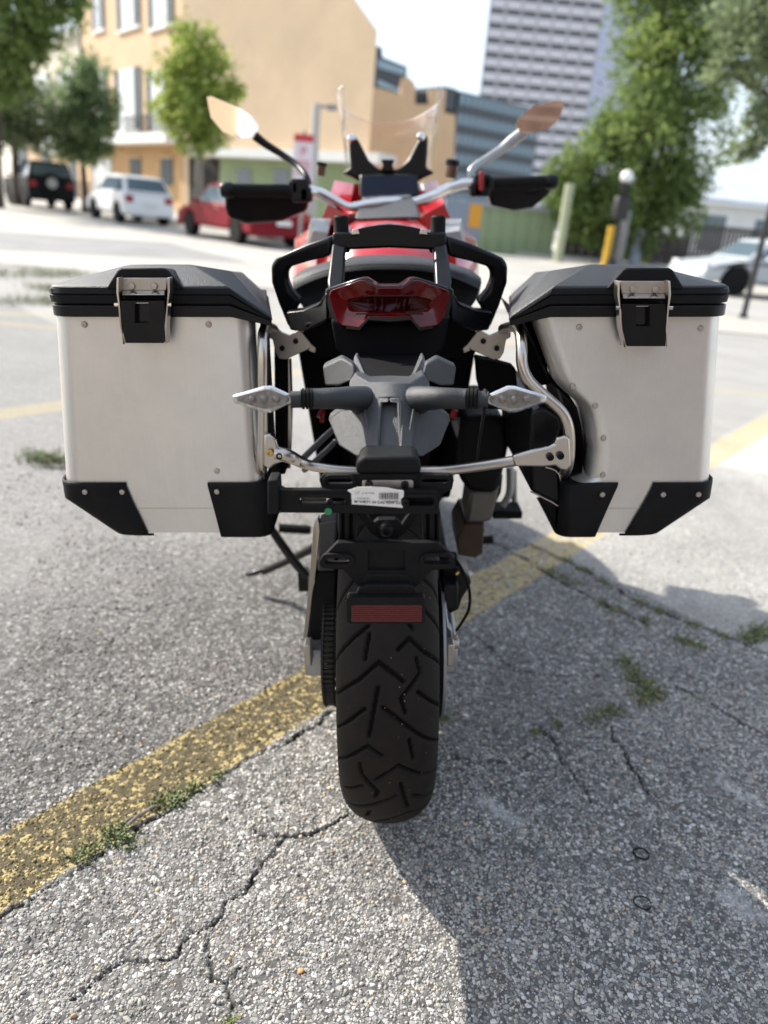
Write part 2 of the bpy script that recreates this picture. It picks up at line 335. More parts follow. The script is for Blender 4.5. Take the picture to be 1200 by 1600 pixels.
def ground_material():
    m = bpy.data.materials.new('worn_asphalt'); m.use_nodes = True; t = m.node_tree; b = t.nodes['Principled BSDF']
    b.inputs['Roughness'].default_value = .9; b.inputs['Specular IOR Level'].default_value = .25
    L = t.links.new; tcn = N(t, 'ShaderNodeTexCoord'); P = tcn.outputs['Object']
    sep = N(t, 'ShaderNodeSeparateXYZ'); L(P, sep.inputs[0])
    def M(op, a, c=None, d=None):
        n = N(t, 'ShaderNodeMath', operation=op)
        for k, q in enumerate((a, c, d)):
            if q is None: continue
            if isinstance(q, (int, float)): n.inputs[k].default_value = q
            else: L(q, n.inputs[k])
        return n.outputs[0]
    def noise(sc, det=5, rough=.6):
        n = N(t, 'ShaderNodeTexNoise'); n.inputs['Scale'].default_value = sc; n.inputs['Detail'].default_value = det; n.inputs['Roughness'].default_value = rough
        L(P, n.inputs['Vector']); return n.outputs['Fac']
    def step(v, a, c):
        n = N(t, 'ShaderNodeMapRange', interpolation_type='SMOOTHSTEP'); n.inputs['From Min'].default_value = a; n.inputs['From Max'].default_value = c; L(v, n.inputs['Value']); return n.outputs[0]
    def mixc(f, a, c):
        n = N(t, 'ShaderNodeMix', data_type='RGBA')
        for s, q in (('A', a), ('B', c)):
            if isinstance(q, tuple): n.inputs[s].default_value = q + (1,)
            else: L(q, n.inputs[s])
        if isinstance(f, (int, float)): n.inputs['Factor'].default_value = f
        else: L(f, n.inputs['Factor'])
        return n.outputs['Result']
    vo = N(t, 'ShaderNodeTexVoronoi'); vo.inputs['Scale'].default_value = 125; vo.inputs['Randomness'].default_value = 1; L(P, vo.inputs['Vector'])
    vc = N(t, 'ShaderNodeSeparateColor'); L(vo.outputs['Color'], vc.inputs[0])
    ve = N(t, 'ShaderNodeTexVoronoi', feature='DISTANCE_TO_EDGE'); ve.inputs['Scale'].default_value = 125; L(P, ve.inputs['Vector'])
    stone = N(t, 'ShaderNodeValToRGB'); e = stone.color_ramp.elements
    e[0].position = 0; e[0].color = (.13, .125, .118, 1); e[1].position = 1; e[1].color = (.80, .785, .74, 1)
    q = e.new(.45); q.color = (.26, .252, .238, 1); q = e.new(.8); q.color = (.44, .428, .40, 1)
    L(vc.outputs[0], stone.inputs['Fac'])
    n1 = noise(320, 3)
    matrix = mixc(noise(60, 4), (.045, .043, .041), (.125, .12, .113))
    vis = step(ve.outputs['Distance'], .03, .12)
    vis2 = M('MULTIPLY', vis, step(vc.outputs[1], .16, .26))
    base = mixc(vis2, matrix, stone.outputs['Color'])
    base = mixc(M('MULTIPLY', n1, .25), base, (.30, .293, .278))
    # the far part of the lot reads as a lighter, dustier surface: sun-bleached older asphalt and concrete slabs
    x, y = sep.outputs[0], sep.outputs[1]
    edge = M('ADD', M('ADD', M('MULTIPLY', x, .76), M('MULTIPLY', y, .65)), M('MULTIPLY', M('SUBTRACT', noise(9), .5), .05))
    slab = step(edge, 1.27, 1.31)
    base = mixc(M('MULTIPLY', slab, .62), base, mixc(noise(3.0), (.36, .345, .32), (.50, .48, .44)))
    far = step(M('ADD', M('ADD', y, M('MULTIPLY', x, .35)), M('MULTIPLY', M('SUBTRACT', noise(2), .5), .5)), 3.1, 3.4)
    base = mixc(M('MULTIPLY', M('MULTIPLY', far, slab), .8), base, mixc(noise(1.2), (.45, .43, .39), (.58, .55, .49)))
    tone = N(t, 'ShaderNodeMapRange'); L(noise(1.7, 6, .65), tone.inputs['Value']); tone.inputs['From Min'].default_value = .3; tone.inputs['From Max'].default_value = .7
    tone.inputs['To Min'].default_value = .70; tone.inputs['To Max'].default_value = 1.12
    mul = N(t, 'ShaderNodeMix', data_type='RGBA', blend_type='MULTIPLY'); mul.inputs['Factor'].default_value = 1; L(base, mul.inputs['A']); L(tone.outputs[0], mul.inputs['B']); base = mul.outputs['Result']
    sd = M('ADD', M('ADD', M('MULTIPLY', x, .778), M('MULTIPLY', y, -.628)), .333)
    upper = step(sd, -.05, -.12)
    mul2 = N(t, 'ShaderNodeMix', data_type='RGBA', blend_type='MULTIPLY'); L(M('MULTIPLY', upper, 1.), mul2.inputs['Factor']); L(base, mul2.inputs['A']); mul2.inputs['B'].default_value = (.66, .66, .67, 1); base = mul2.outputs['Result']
    stn = step(noise(.9, 7, .7), .52, .66)
    mul3 = N(t, 'ShaderNodeMix', data_type='RGBA', blend_type='MULTIPLY'); L(M('MULTIPLY', stn, .8), mul3.inputs['Factor']); L(base, mul3.inputs['A']); mul3.inputs['B'].default_value = (.70, .685, .66, 1); base = mul3.outputs['Result']
    # grey old asphalt is lighter on the far left
    lf = step(M('ADD', M('SUBTRACT', y, M('MULTIPLY', x, .8)), M('MULTIPLY', M('SUBTRACT', noise(2.2), .5), .8)), .55, 2.2)
    base = mixc(M('MULTIPLY', lf, .45), base, mixc(noise(40), (.30, .292, .28), (.44, .425, .40)))
    # yellow lines, worn to the stone tops
    def band(nx_, ny_, c, half, wear0, wear1, dark, strength=.92):
        nonlocal base
        s = M('ABSOLUTE', M('ADD', M('ADD', M('MULTIPLY', x, nx_), M('MULTIPLY', y, ny_)), c))
        s = M('ADD', s, M('MULTIPLY', M('SUBTRACT', noise(26), .5), .03))
        inside = step(s, half, half - .012)
        rim = M('MULTIPLY', inside, step(s, half - .026, half - .012))
        wear = step(M('ADD', M('ADD', M('MULTIPLY', noise(70, 6, .7), .6), M('MULTIPLY', vc.outputs[2], .4)), M('ADD', M('MULTIPLY', rim, .12), M('MULTIPLY', step(y, .3, .85), .17))), wear0, wear1)
        if dark is not None: base = mixc(M('MULTIPLY', inside, dark), base, mixc(noise(18), (.048, .038, .018), (.125, .098, .045)))
        yel = mixc(noise(45), (.40, .31, .13), (.52, .42, .21))
        base = mixc(M('MULTIPLY', M('MULTIPLY', inside, wear), strength), base, yel)
    band(.778, -.628, .333, .083, .60, .68, M('MULTIPLY', step(y, .75, .35), .88))
    band(.776, -.63, 3.055, .10, .46, .62, None, .42); band(.03, 1., -4.93, .07, .46, .62, None, .40); band(.45, -.89, 6.4, .09, .46, .62, None, .35)
    ap = N(t, 'ShaderNodeAttribute', attribute_name='pale'); ac = N(t, 'ShaderNodeAttribute', attribute_name='crack')
    base = mixc(M('MULTIPLY', ap.outputs['Fac'], .75), base, mixc(noise(90), (.42, .43, .43), (.66, .66, .63)))
    base = mixc(M('MULTIPLY', ac.outputs['Fac'], .95), base, (.02, .018, .015))
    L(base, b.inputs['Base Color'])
    hgt = M('ADD', M('MULTIPLY', step(ve.outputs['Distance'], 0, .30), .7), M('MULTIPLY', n1, .5))
    bp = N(t, 'ShaderNodeBump'); bp.inputs['Strength'].default_value = .32; bp.inputs['Distance'].default_value = .0025; L(hgt, bp.inputs['Height']); L(bp.outputs[0], b.inputs['Normal'])
    return m
me.materials.append(ground_material())

# exposed aggregate: real stones set in the worn surface near the motorcycle
def stones(n_try, keep, rmin, rmax, name, zoff):
    pass
bmi = bmesh.new(); bmesh.ops.create_icosphere(bmi, subdivisions=1, radius=1)
ICO = np.array([v.co for v in bmi.verts]); ICF = np.array([[v.index for v in f.verts] for f in bmi.faces]); bmi.free()
def scatter(xs, ys, rs, zk, seed):
    r = np.random.default_rng(seed); n = len(xs)
    base = ICO[None] * (1 + .45 * (r.random((n, 12, 1)) - .5))
    base = base * np.stack([.75 + .6 * r.random(n), .7 + .45 * r.random(n), .5 + .35 * r.random(n)], 1)[:, None]
    a = r.random(n) * 6.283; ca, sa = np.cos(a)[:, None], np.sin(a)[:, None]
    X, Y, Z = base[..., 0], base[..., 1], base[..., 2]
    tx = (r.random(n) - .5)[:, None] * .9; Z2 = Z + X * tx
    co = np.stack([X * ca - Y * sa, X * sa + Y * ca, Z2], -1) * rs[:, None, None]
    h, c = ground_full(xs, ys)
    co += np.stack([xs, ys, h + rs * zk], 1)[:, None]
    return co.reshape(-1, 3), (ICF[None] + 12 * np.arange(n)[:, None, None]).reshape(-1, 3)
def field(x0, x1, y0, y1, dens, seed):
    r = np.random.default_rng(seed); n = int((x1 - x0) * (y1 - y0) * dens)
    return x0 + r.random(n) * (x1 - x0), y0 + r.random(n) * (y1 - y0)
xs, ys = [], []
for k, (x0, x1, y0, y1, dn) in enumerate(((-.75, 1.0, -.62, -.1, 44000), (-.9, 1.1, -.1, .45, 26000), (-1.1, 1.3, .45, 1.1, 9000), (-1.6, 1.4, 1.1, 1.8, 3600))):
    a, b_ = field(x0, x1, y0, y1, dn, 100 + k); xs.append(a); ys.append(b_)
xs = np.concatenate(xs); ys = np.concatenate(ys)
cd = crackdist(xs, ys); bd = bandmask(xs, ys); u = nrng.random(len(xs))
keep = (cd > 1.35) & (u < .72 + .9 * (vnoise(xs, ys, 3.2, 41) - .25)) & ~((.76 * xs + .65 * ys > 1.28) & (u > .25)) & ~((bd > .5) & (u > .62))
xs, ys, bd = xs[keep], ys[keep], bd[keep]
rs = .0019 * np.exp(nrng.normal(0, .36, len(xs))).clip(.55, 2.5) * (1 + .25 * np.clip(ys, 0, 2))
co, fa = scatter(xs, ys, rs, .0, 5)
me = np_mesh('aggregate', co, fa, 3)
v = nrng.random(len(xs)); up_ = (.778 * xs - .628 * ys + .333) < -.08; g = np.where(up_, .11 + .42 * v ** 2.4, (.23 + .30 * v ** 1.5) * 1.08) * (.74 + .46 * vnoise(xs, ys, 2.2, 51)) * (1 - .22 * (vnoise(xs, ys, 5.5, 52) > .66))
col = np.stack([g * (1.03 + .06 * nrng.random(len(xs))), g, g * (.87 + .07 * nrng.random(len(xs))), np.ones(len(xs))], 1)
w = nrng.random(len(xs)); tan = w < .05; col[tan, :3] *= np.array([1.25, 1.0, .72])
s_ = np.abs(.778 * xs - .628 * ys + .333)
yl = (bd > .5) & ((w < .33) | ((ys > .55) & (w < .8)) | ((s_ > .068) & (w < .7))); col[yl, :3] = np.array([.50, .39, .18]) * (.75 + .5 * v[yl])[:, None]
dk = (bd > .5) & ~yl; col[dk, :3] = np.array([.13, .105, .05]) * (.6 + .8 * v[dk])[:, None]
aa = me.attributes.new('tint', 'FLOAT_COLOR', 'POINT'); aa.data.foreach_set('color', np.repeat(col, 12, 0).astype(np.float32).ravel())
sm = mat('aggregate_stone', (.3, .3, .28), .85, spec=.3); _a = N(sm.node_tree, 'ShaderNodeAttribute', attribute_name='tint'); sm.node_tree.links.new(_a.outputs['Color'], sm.node_tree.nodes['Principled BSDF'].inputs['Base Color'])
me.materials.append(sm)
ag = bpy.data.objects.new('gravel', me); C.objects.link(ag); ag['kind'] = 'stuff'
ag['label'] = 'pale exposed aggregate stones set in the worn asphalt'

# single loose pebbles and litter one can point at
def one_stone(name, label, cat, x, y, r, color, seed, sq=.6, group=None):
    co, fa = scatter(np.array([x]), np.array([y]), np.array([r]), .35, seed)
    mb = MB(); mb.add(co - np.array([x, y, 0]), fa.tolist()); o = mb.obj(name, mat(name + '_stone', color, .7, 0, .25, 300), None, smooth=70)
    o.location = (x, y, 0); o['label'] = label; o['category'] = cat
    if group: o['group'] = group
    sb = o.modifiers.new('round', 'SUBSURF'); sb.levels = 1; sb.render_levels = 2
    return o
one_stone('pebble', 'orange brown pebble lying alone on the sunlit asphalt behind the tyre', 'pebble', -.136, -.446, .0062, (.42, .22, .09), 61)
one_stone('pebble', 'tan pebble beside the edge of the shadow right of the tyre', 'pebble', .031, -.264, .0055, (.52, .40, .26), 62)
one_stone('pebble', 'cream pebble touching the long crack near the yellow line', 'pebble', -.163, -.176, .006, (.56, .46, .34), 63)
one_stone('pebble', 'small orange pebble at the very bottom left of the asphalt', 'pebble', -.452, -.534, .0052, (.44, .25, .11), 64)
one_stone('pebble', 'white stone on the dark asphalt to the right of the tyre', 'pebble', .191, .237, .0085, (.68, .67, .63), 65)
for nm, lb, x, y, r, tk in (('rubber_ring', 'thin black rubber ring lying on shaded asphalt right of the tyre', .493, -.157, .0135, .0017), ('rubber_ring', 'faint dusty ring pressed into the shaded asphalt nearer the camera', .458, -.274, .014, .0013)):
    z = float(ground_h(np.array([x]), np.array([y]))[0]) + .005
    mb = MB(); mb.tube([(x + r * math.cos(a) * 1.1, y + r * math.sin(a), z + .001 * math.sin(2 * a)) for a in np.linspace(0, 6.0, 28)], tk, 6, 1)
    o = mb.obj(nm, MT['rubber']); o['label'] = lb; o['category'] = 'ring'
mb = MB(); mb.tube([(-.487, -.187, .006), (-.472, -.165, .011), (-.462, -.150, .009), (-.45, -.14, .013), (-.435, -.128, .008)], [.003, .004, .0036, .003, .0015], 7, 4)
mb.tube([(-.472, -.165, .011), (-.481, -.168, .012), (-.49, -.175, .008)], .002, 5, 2)
o = mb.obj('twig', mat('grey_bark', (.20, .17, .14), .9, 0, .4, 150)); o['label'] = 'small grey twig lying across the edge of the yellow line'; o['category'] = 'twig'

# weeds in the cracks
GR = [mat('weed_green', (.13, .165, .06), .6, 0, .35, 90), mat('weed_dry', (.20, .20, .075), .65, 0, .3, 90)]
def tuft(label, spots, n, h, spread, seed, dry=.25):
    r = random.Random(seed); mb = MB(); x0, y0 = spots[0]
    for _ in range(n):
        cx, cy = r.choice(spots); bx, by = cx + r.gauss(0, spread), cy + r.gauss(0, spread)
        z = float(ground_h(np.array([bx]), np.array([by]))[0]) - .002
        a = r.random() * 6.283; hh = h * (.35 + .9 * r.random()); ln = hh * (.3 + .9 * r.random()); w = .0010 + .0016 * r.random()
        px_, py_ = -math.sin(a) * w, math.cos(a) * w
        p0 = (bx, by, z); p1 = (bx + math.cos(a) * ln * .4, by + math.sin(a) * ln * .4, z + hh * .7); p2 = (bx + math.cos(a) * ln, by + math.sin(a) * ln, z + hh * (.75 + .3 * r.random()))
        k = 1 if r.random() < dry else 0
        mb.add([(p0[0] - px_, p0[1] - py_, p0[2]), (p0[0] + px_, p0[1] + py_, p0[2]), (p1[0] + px_ * 1.1, p1[1] + py_ * 1.1, p1[2]), (p1[0] - px_ * 1.1, p1[1] - py_ * 1.1, p1[2]), p2], [(0, 1, 2, 3), (3, 2, 4)], k)
    o = mb.obj('weed_tuft', GR, None, smooth=0, shift=(x0, y0, 0)); o.location = (x0, y0, 0)
    o['label'] = label; o['kind'] = 'stuff'
    return o
tuft('green weeds in the yellow line just right of the twig', [(-.436, -.119), (-.41, -.1), (-.425, -.105)], 150, .016, .012, 1, .2)
tuft('thin weed strip farther along the yellow line toward the tyre', [(-.385, -.065), (-.35, -.03)], 90, .012, .010, 2, .3)
tuft('sparse weeds in the yellow line left of the twig', [(-.503, -.197), (-.48, -.215)], 150, .014, .013, 3, .35)
tuft('dull weeds at the left end of the yellow line near the camera', [(-.547, -.251), (-.53, -.235)], 100, .011, .012, 4, .5)
tuft('largest weed clump in the asphalt right of the motorcycle', [(.675, .551), (.68, .50), (.685, .458), (.688, .42), (.688, .39), (.66, .37), (.70, .44), (.705, .41)], 620, .015, .018, 5, .5)
tuft('small weed clump between the tyre and the largest clump', [(.58, .315), (.555, .301), (.505, .264), (.53, .285)], 230, .010, .014, 6, .55)
tuft('pair of tiny weeds in the shaded asphalt right of the tyre', [(.416, .234), (.354, .2)], 120, .009, .007, 7, .4)
tuft('tiny weed right against the side of the rear tyre', [(.146, .227), (.138, .215)], 70, .009, .007, 8, .3)
tuft('bright weeds on the slab seam at the right edge', [(1.157, .781), (1.13, .74), (1.19, .80), (1.10, .72), (1.20, .74)], 330, .020, .018, 9, .3)
tuft('dry sprouts below the slab seam near the right edge', [(.905, .687), (.93, .66), (.88, .70)], 180, .012, .016, 10, .6)
tuft('line of grass along the slab seam right of the caliper', [(.611, 1.064), (.64, 1.02), (.698, .894), (.74, .85), (.813, .796), (.58, 1.1)], 420, .011, .016, 11, .6)
tuft('line of grass in the second seam under the right case', [(.655, 1.2), (.70, 1.13), (.75, 1.05), (.83, .92), (.88, .87), (.96, .80), (1.03, .74)], 430, .011, .014, 12, .6)
tuft('green weeds in the pavement beside the left case', [(-1.444, 1.819), (-1.40, 1.80), (-1.5, 1.84)], 420, .035, .04, 13, .25)
tuft('moss plug in the short crack at the bottom of the picture', [(-.231, -.535), (-.232, -.55)], 160, .006, .005, 14, .3)
tuft('grass strip at the far left end of the lot', [(-4.6, 8.3), (-4.3, 8.6), (-4.1, 8.8), (-4.9, 8.0), (-5.3, 7.7)], 1100, .11, .22, 15, .35)
tuft('dry grass patch by the far yellow line at left', [(-3.28, 6.42), (-3.5, 6.2), (-3.1, 6.6)], 700, .08, .16, 16, .5)
tuft('dull grass patch midway down the left pavement', [(-3.7, 7.4), (-3.5, 7.3)], 500, .07, .14, 17, .5)

# ---------------------------------------------------------------- motorcycle
MC = empty('motorcycle', 'red touring motorcycle leaning on its side stand, seen from behind, without its cases', 'motorcycle', rot=(0, -LEAN, 0))
R_, A_, C_, W_ = .318, .250, .068, .084
TREAD = [[(35.3, -18.6), (28.4, -23.5)], [(31.0, 9.8), (34.2, 21.9), (30.3, 40.2), (26, 80)], [(16, -74), (22.3, -31.3), (27.5, -8.0), (22.1, 15.0)], [(28.4, 30.4), (24.4, 35.0), (17.4, 12.4), (13.2, 17.2)], [(18.9, 31.9), (15.1, 51.8), (11, 80)], [(14.1, -24.0), (8.5, -48.9), (3, -78)], [(20.4, -9.3), (6.0, -19.2)], [(14.8, -4.2), (9.8, 16.4), (4.1, 40.6), (-3, 80)], [(-11.6, -79.1), (-1.6, -38.4), (2.7, -20.1), (-0.2, -5.5)], [(4.7, 22.0), (-2.2, 27.3)], [(-9.3, -10.8), (-3.7, 10.1), (-9.8, 38.5), (-16, 76)], [(-4.3, -30.5), (-7.9, -29.1), (-14.6, -9.6), (-17.8, -12.4)], [(-20.8, -54.9), (-13.6, -28.0)], [(-11.0, 13.1), (-25.1, 22.5)], [(-18.5, 28.0), (-23.7, 46.3), (-30, 76)], [(-36, -66), (-25.3, -27.3), (-20.2, -6.9), (-16.9, 7.9)], [(-27.8, -19.0), (-33.9, -23.2)], [(-38, -12), (-31.2, 9.9), (-29.2, 21.4), (-36, 60)], [(26.3, -83.0), (33.1, -44.8), (37.6, -20.0)], [(56, 26), (52.8, 42.1), (51.0, 59.6), (47, 82)], [(46, 28), (41.7, 48.5), (37, 82)], [(38.3, 22.0), (37.0, 25.7)], [(71.0, 21.3), (68.2, 38.9), (62, 80)], [(-50, -40), (-41.0, -16.0), (-40, 4)],
         [(45, -74), (52, -40), (57, -12), (53, 8)], [(60, -8), (50, -18)], [(66, -70), (73, -32), (77, -6)]]
def groove(th, ph):
    S = R_ * math.pi / 180; best = np.full(th.shape, 9.)
    for base in (0, 118, 236):
        for P in TREAD:
            for (a0, b0), (a1, b1) in zip(P[:-1], P[1:]):
                a0_, a1_ = a0 + base, a1 + base
                dt = (th - (a0_ + a1_) / 2 + 180) % 360 - 180
                near = np.abs(dt) < 14
                if not near.any(): continue
                k = .084 * math.pi / 180
                X = dt[near] * S; Y = ph[near] * k
                ax, ay, bx, by = (a0_ - a1_) / 2 * S, b0 * k, (a1_ - a0_) / 2 * S, b1 * k
                L2 = (bx - ax) ** 2 + (by - ay) ** 2 + 1e-12
                t = np.clip(((X - ax) * (bx - ax) + (Y - ay) * (by - ay)) / L2, 0, 1)
                best[near] = np.minimum(best[near], np.hypot(X - ax - t * (bx - ax), Y - ay - t * (by - ay)))
    return best
def tyre(name, parent, yc, zc, w, Rr, cc, fine):
    nth, nph = (900, 110) if fine else (96, 20)
    th = np.linspace(0, 360, nth, endpoint=False); ph = np.linspace(-104, 104, nph)
    TH, PH = np.meshgrid(th, ph, indexing='ij'); a = Rr - cc
    s, c = np.sin(np.radians(PH)), np.cos(np.radians(PH))
    rho = a + cc * np.where(c > 0, c ** .92 if False else np.maximum(c, 0) ** .95, c * .7); x = w * np.sign(s) * np.abs(s) ** .93
    if fine:
        d = groove(TH.ravel(), PH.ravel()).reshape(TH.shape); g = np.clip((.0037 - d) / .0014, 0, 1); depth = .0062 * g
        rho = rho - depth * np.maximum(c, .05); x = x - depth * s * .9
    else: g = np.zeros_like(TH)
    co = np.stack([x, yc - rho * np.cos(np.radians(TH)), zc + rho * np.sin(np.radians(TH))], -1).reshape(-1, 3)
    I = np.arange(nth * nph).reshape(nth, nph); J = np.roll(I, -1, 0)
    q = np.stack([I[:, :-1], J[:, :-1], J[:, 1:], I[:, 1:]], -1).reshape(-1, 4)
    m = np_mesh(name, co, q, 4); m.polygons.foreach_set('use_smooth', [True] * len(m.polygons))
    at2 = m.attributes.new('groove', 'FLOAT', 'POINT'); at2.data.foreach_set('value', g.ravel().astype(np.float32))
    o = bpy.data.objects.new(name, m); C.objects.link(o); o.parent = parent; m.materials.append(MT['tyre']); return o
_t = mat('tyre_rubber', (.021, .0165, .013), .66, 0, .35, 26, .25, 700, spec=.2, col2=(.013, .011, .010)); MT['tyre'] = _t
_t.node_tree.nodes['Principled BSDF'].inputs['Specular IOR Level'].default_value = .13; _n = _t.node_tree; _b = _n.nodes['Principled BSDF']; _src = _b.inputs['Base Color'].links[0].from_socket
_at = N(_n, 'ShaderNodeAttribute', attribute_name='groove'); _m = N(_n, 'ShaderNodeMix', data_type='RGBA'); _m.inputs['B'].default_value = (.0025, .0025, .0025, 1)
_n.links.new(_at.outputs['Fac'], _m.inputs['Factor']); _n.links.new(_src, _m.inputs['A']); _n.links.new(_m.outputs['Result'], _b.inputs['Base Color'])
def wheel(nm, yc, zc, w, Rr, cc, fine):
    ty = tyre('rear_tyre' if fine else 'front_tyre', MC, yc, zc, w, Rr, cc, fine)
    mb = MB(); rr = Rr - cc * 1.25
    mb.lathe([(rr - .02, -w * .8), (rr + .006, -w * .82), (rr + .004, -w * .7), (rr - .03, -w * .5), (rr - .035, w * .5), (rr + .004, w * .7), (rr + .006, w * .82), (rr - .02, w * .8), (rr - .045, w * .45), (rr - .045, -w * .45)], (0, yc, zc), (1, 0, 0), 48)
    mb.lathe([(.0, -w * .7), (.05, -w * .7), (.05, w * .7), (0, w * .7)], (0, yc, zc), (1, 0, 0), 24)
    for k in range(5):
        a = k * 2 * math.pi / 5
        for s in (-.12, .12): mb.tube([(0, yc + .045 * math.cos(a), zc + .045 * math.sin(a)), (0, yc + (rr - .03) * math.cos(a + s), zc + (rr - .03) * math.sin(a + s))], .012, 8, 1)
    mb.obj('wheel_rim', MT['satin'], MC, 40)
    return ty
wheel('rear', 0, R_, W_, R_, C_, True)
wheel('front', 1.58, .325, .062, .325, .055, False)
rt = bpy.data.objects['rear_tyre']; r_ = random.Random(3); mb = MB()
for _ in range(45):
    th_, ph_ = rad(r_.uniform(-40, 62)), rad(r_.gauss(8, 26)); rho = A_ + C_ * max(math.cos(ph_), 0) ** .95; q = r_.choice((.0005, .0006, .0008, .0011)); p = Vector((W_ * math.copysign(abs(math.sin(ph_)) ** .93, ph_), -rho * math.cos(th_), R_ + rho * math.sin(th_)))
    V = [p + Vector(v) * q * (1 + .4 * r_.random()) for v in ((1, 0, 0), (-1, 0, 0), (0, 1, 0), (0, -1, 0), (0, 0, 1), (0, 0, -1))]
    mb.add(V, [(0, 2, 4), (2, 1, 4), (1, 3, 4), (3, 0, 4), (2, 0, 5), (1, 2, 5), (3, 1, 5), (0, 3, 5)])
mb.obj('grit', mat('pale_grit', (.20, .165, .12), .9), rt, 0, kind='stuff')
# brake discs, caliper, cable
mb = MB(); mb.lathe([(.07, -.0025), (.1325, -.0025), (.1325, .0025), (.07, .0025)], (.103, 0, R_), (1, 0, 0), 48); mb.obj('brake_disc', MT['castmetal'], MC, 40)
for s in (-.075, .075):
    mb = MB(); mb.lathe([(.11, -.0025), (.165, -.0025), (.165, .0025), (.11, .0025)], (s, 1.58, .325), (1, 0, 0), 48); mb.obj('brake_disc', MT['castmetal'], MC, 40)
mb = MB(); mb.slab([(690, 885), (716, 884), (735, 903), (737, 912), (722, 936), (717, 953), (703, 960), (694, 940)], .02, .07); mb.box(at(700, 915, .03), (.03, .1, .05)); cal = mb.obj('brake_caliper', MT['satin'], MC, 30, .004)
mb = MB(); mb.lathe([(.004, -.004), (.0045, 0), (.003, .004)], at(714, 895, .012), (0, -1, 0), 10); mb.lathe([(.0, -.002), (.004, -.002), (.004, .002), (0, .002)], at(713, 995, -.01), (0, -1, 0), 10); mb.obj('caliper_bolt', MT['gold'], cal)
mb = MB(); mb.tube([at(709, 870, .0), at(722, 890, -.02), at(733, 920, -.04), at(733, 950, -.05), at(722, 972, -.04), at(713, 985, 0)], .0028, 8); mb.obj('brake_hose', MT['rubber'], MC)
# swing arm
mb = MB(); mb.loft([[Vector((x + dx, y, z + dz)) for dx, dz in ((-.016, -.04 * k), (.016, -.04 * k), (.016, .04 * k), (-.016, .04 * k))] for x, y, z, k in ((.117, -.05, R_, .7), (.118, .05, R_ + .005, .9), (.112, .2, .35, 1.1), (.095, .5, .38, 1.2), (.08, .58, .39, 1.2))])
mb.loft([[Vector((x + dx, y, z + dz)) for dx, dz in ((-.018, -.04 * k), (.018, -.04 * k), (.018, .04 * k), (-.018, .04 * k))] for x, y, z, k in ((-.137, -.06, R_, .7), (-.138, .05, R_ + .005, .9), (-.125, .2, .35, 1.1), (-.1, .5, .38, 1.2), (-.08, .58, .39, 1.2))])
mb.box((0, .56, .39), (.2, .08, .11)); mb.obj('swing_arm', MT['castmetal'], MC, 30, .006)
for sx, px in ((-1, 482), (1, 703)):
    p = at(px, 1018, -.07); mb = MB(); mb.box((p.x, p.y, p.z), (.014, .03, .045)); mb.lathe([(0, -.012), (.011, -.012), (.012, 0), (.011, .012), (0, .012)], (p.x + sx * .006, p.y + .02, p.z + .005), (1, 0, 0), 6); mb.obj('axle_block', MT['plate'], MC, 30, .003)
mb = MB(); mb.slab([(691, 943, -.03), (697, 941, -.03), (701, 978, -.05), (707, 985, -.05), (708, 1001, -.05), (694, 1002, -.05)], -.05, .02); mb.obj('caliper_bracket', MT['castmetal'], MC, 30, .003)
# plate carrier arm (silver upright on the left) and chain guard
mb = MB(); mb.slab([(484, 905, -.02), (489, 825, -.08), (497, 812, -.08), (499, 830, -.09), (492, 905, -.03), (489, 960, -.0), (477, 1010, .0), (472, 1008, .0), (480, 940, .0)], 0, .03); mb.obj('arm_edge', MT['alu_edge'], MC, 30, .002)  # brighter metal puts the sunlight on the arm's left edge into its colour
mb = MB(); mb.slab([(498, 818, -.09), (526, 812, -.09), (524, 893, -.06), (496, 893, -.06)], -.05, .045); mb.obj('carrier_arm', MT['hugger'], MC, 30, .004)
mb = MB(); mb.slab([(491, 893), (526, 893), (522, 1000), (512, 1012), (497, 1010), (488, 1012), (478, 1006), (484, 960)], -.025, .06); mb.box((-.12, .25, .45), (.035, .4, .03)); mb.obj('chain_guard', MT['black'], MC, 30, .004)
# chain and sprocket
CX = -.108
spro = MB(); spro.lathe([(.05, -.004), (.094, -.004), (.1, -.0015), (.1, .0015), (.094, .004), (.05, .004)], (CX, 0, R_), (1, 0, 0), 42); spro = spro.obj('sprocket', MT['castmetal'], MC, 40)
RC = .106
mb = MB(); mb.tube([(CX, .0, R_ - RC), (CX, .55, .375)], .003, 6, 1); mb.tube([(CX, 0, R_ + RC), (CX, .55, .43)], .003, 6, 1); chain = mb.obj('chain', MT['chain'], MC)
mb = MB()
for dx in (-.0085, .0085):
    mb.lathe([(.0062, -.0011), (.0072, 0), (.0062, .0011)], (dx, -.0055, 0), (1, 0, 0), 8); mb.lathe([(.0062, -.0011), (.0072, 0), (.0062, .0011)], (dx, .0055, 0), (1, 0, 0), 8); mb.box((dx, 0, 0), (.0021, .011, .0092))
for dy in (-.0055, .0055): mb.lathe([(.004, -.0125), (.004, .0125)], (0, dy, 0), (1, 0, 0), 8)
link = mb.obj('link', MT['chain'], chain, 30)
K = 34
for k in range(K + 34):
    if k <= K:
        a = math.pi / 2 + math.pi * k / K; p = (CX, RC * math.cos(a), R_ + RC * math.sin(a)); rx = a + math.pi / 2
    else:
        t = (k - K) / 34; side = 1 if k % 2 else -1
        p = (CX, t * .4, R_ + side * RC + t * .4 * ((.43 - R_ - RC) / .55 if side > 0 else (.375 - R_ + RC) / .55)); rx = 0
    o = link if k == 0 else dup(link, chain, deep=False)
    o.location = p; o.rotation_euler = (rx, 0, 0)
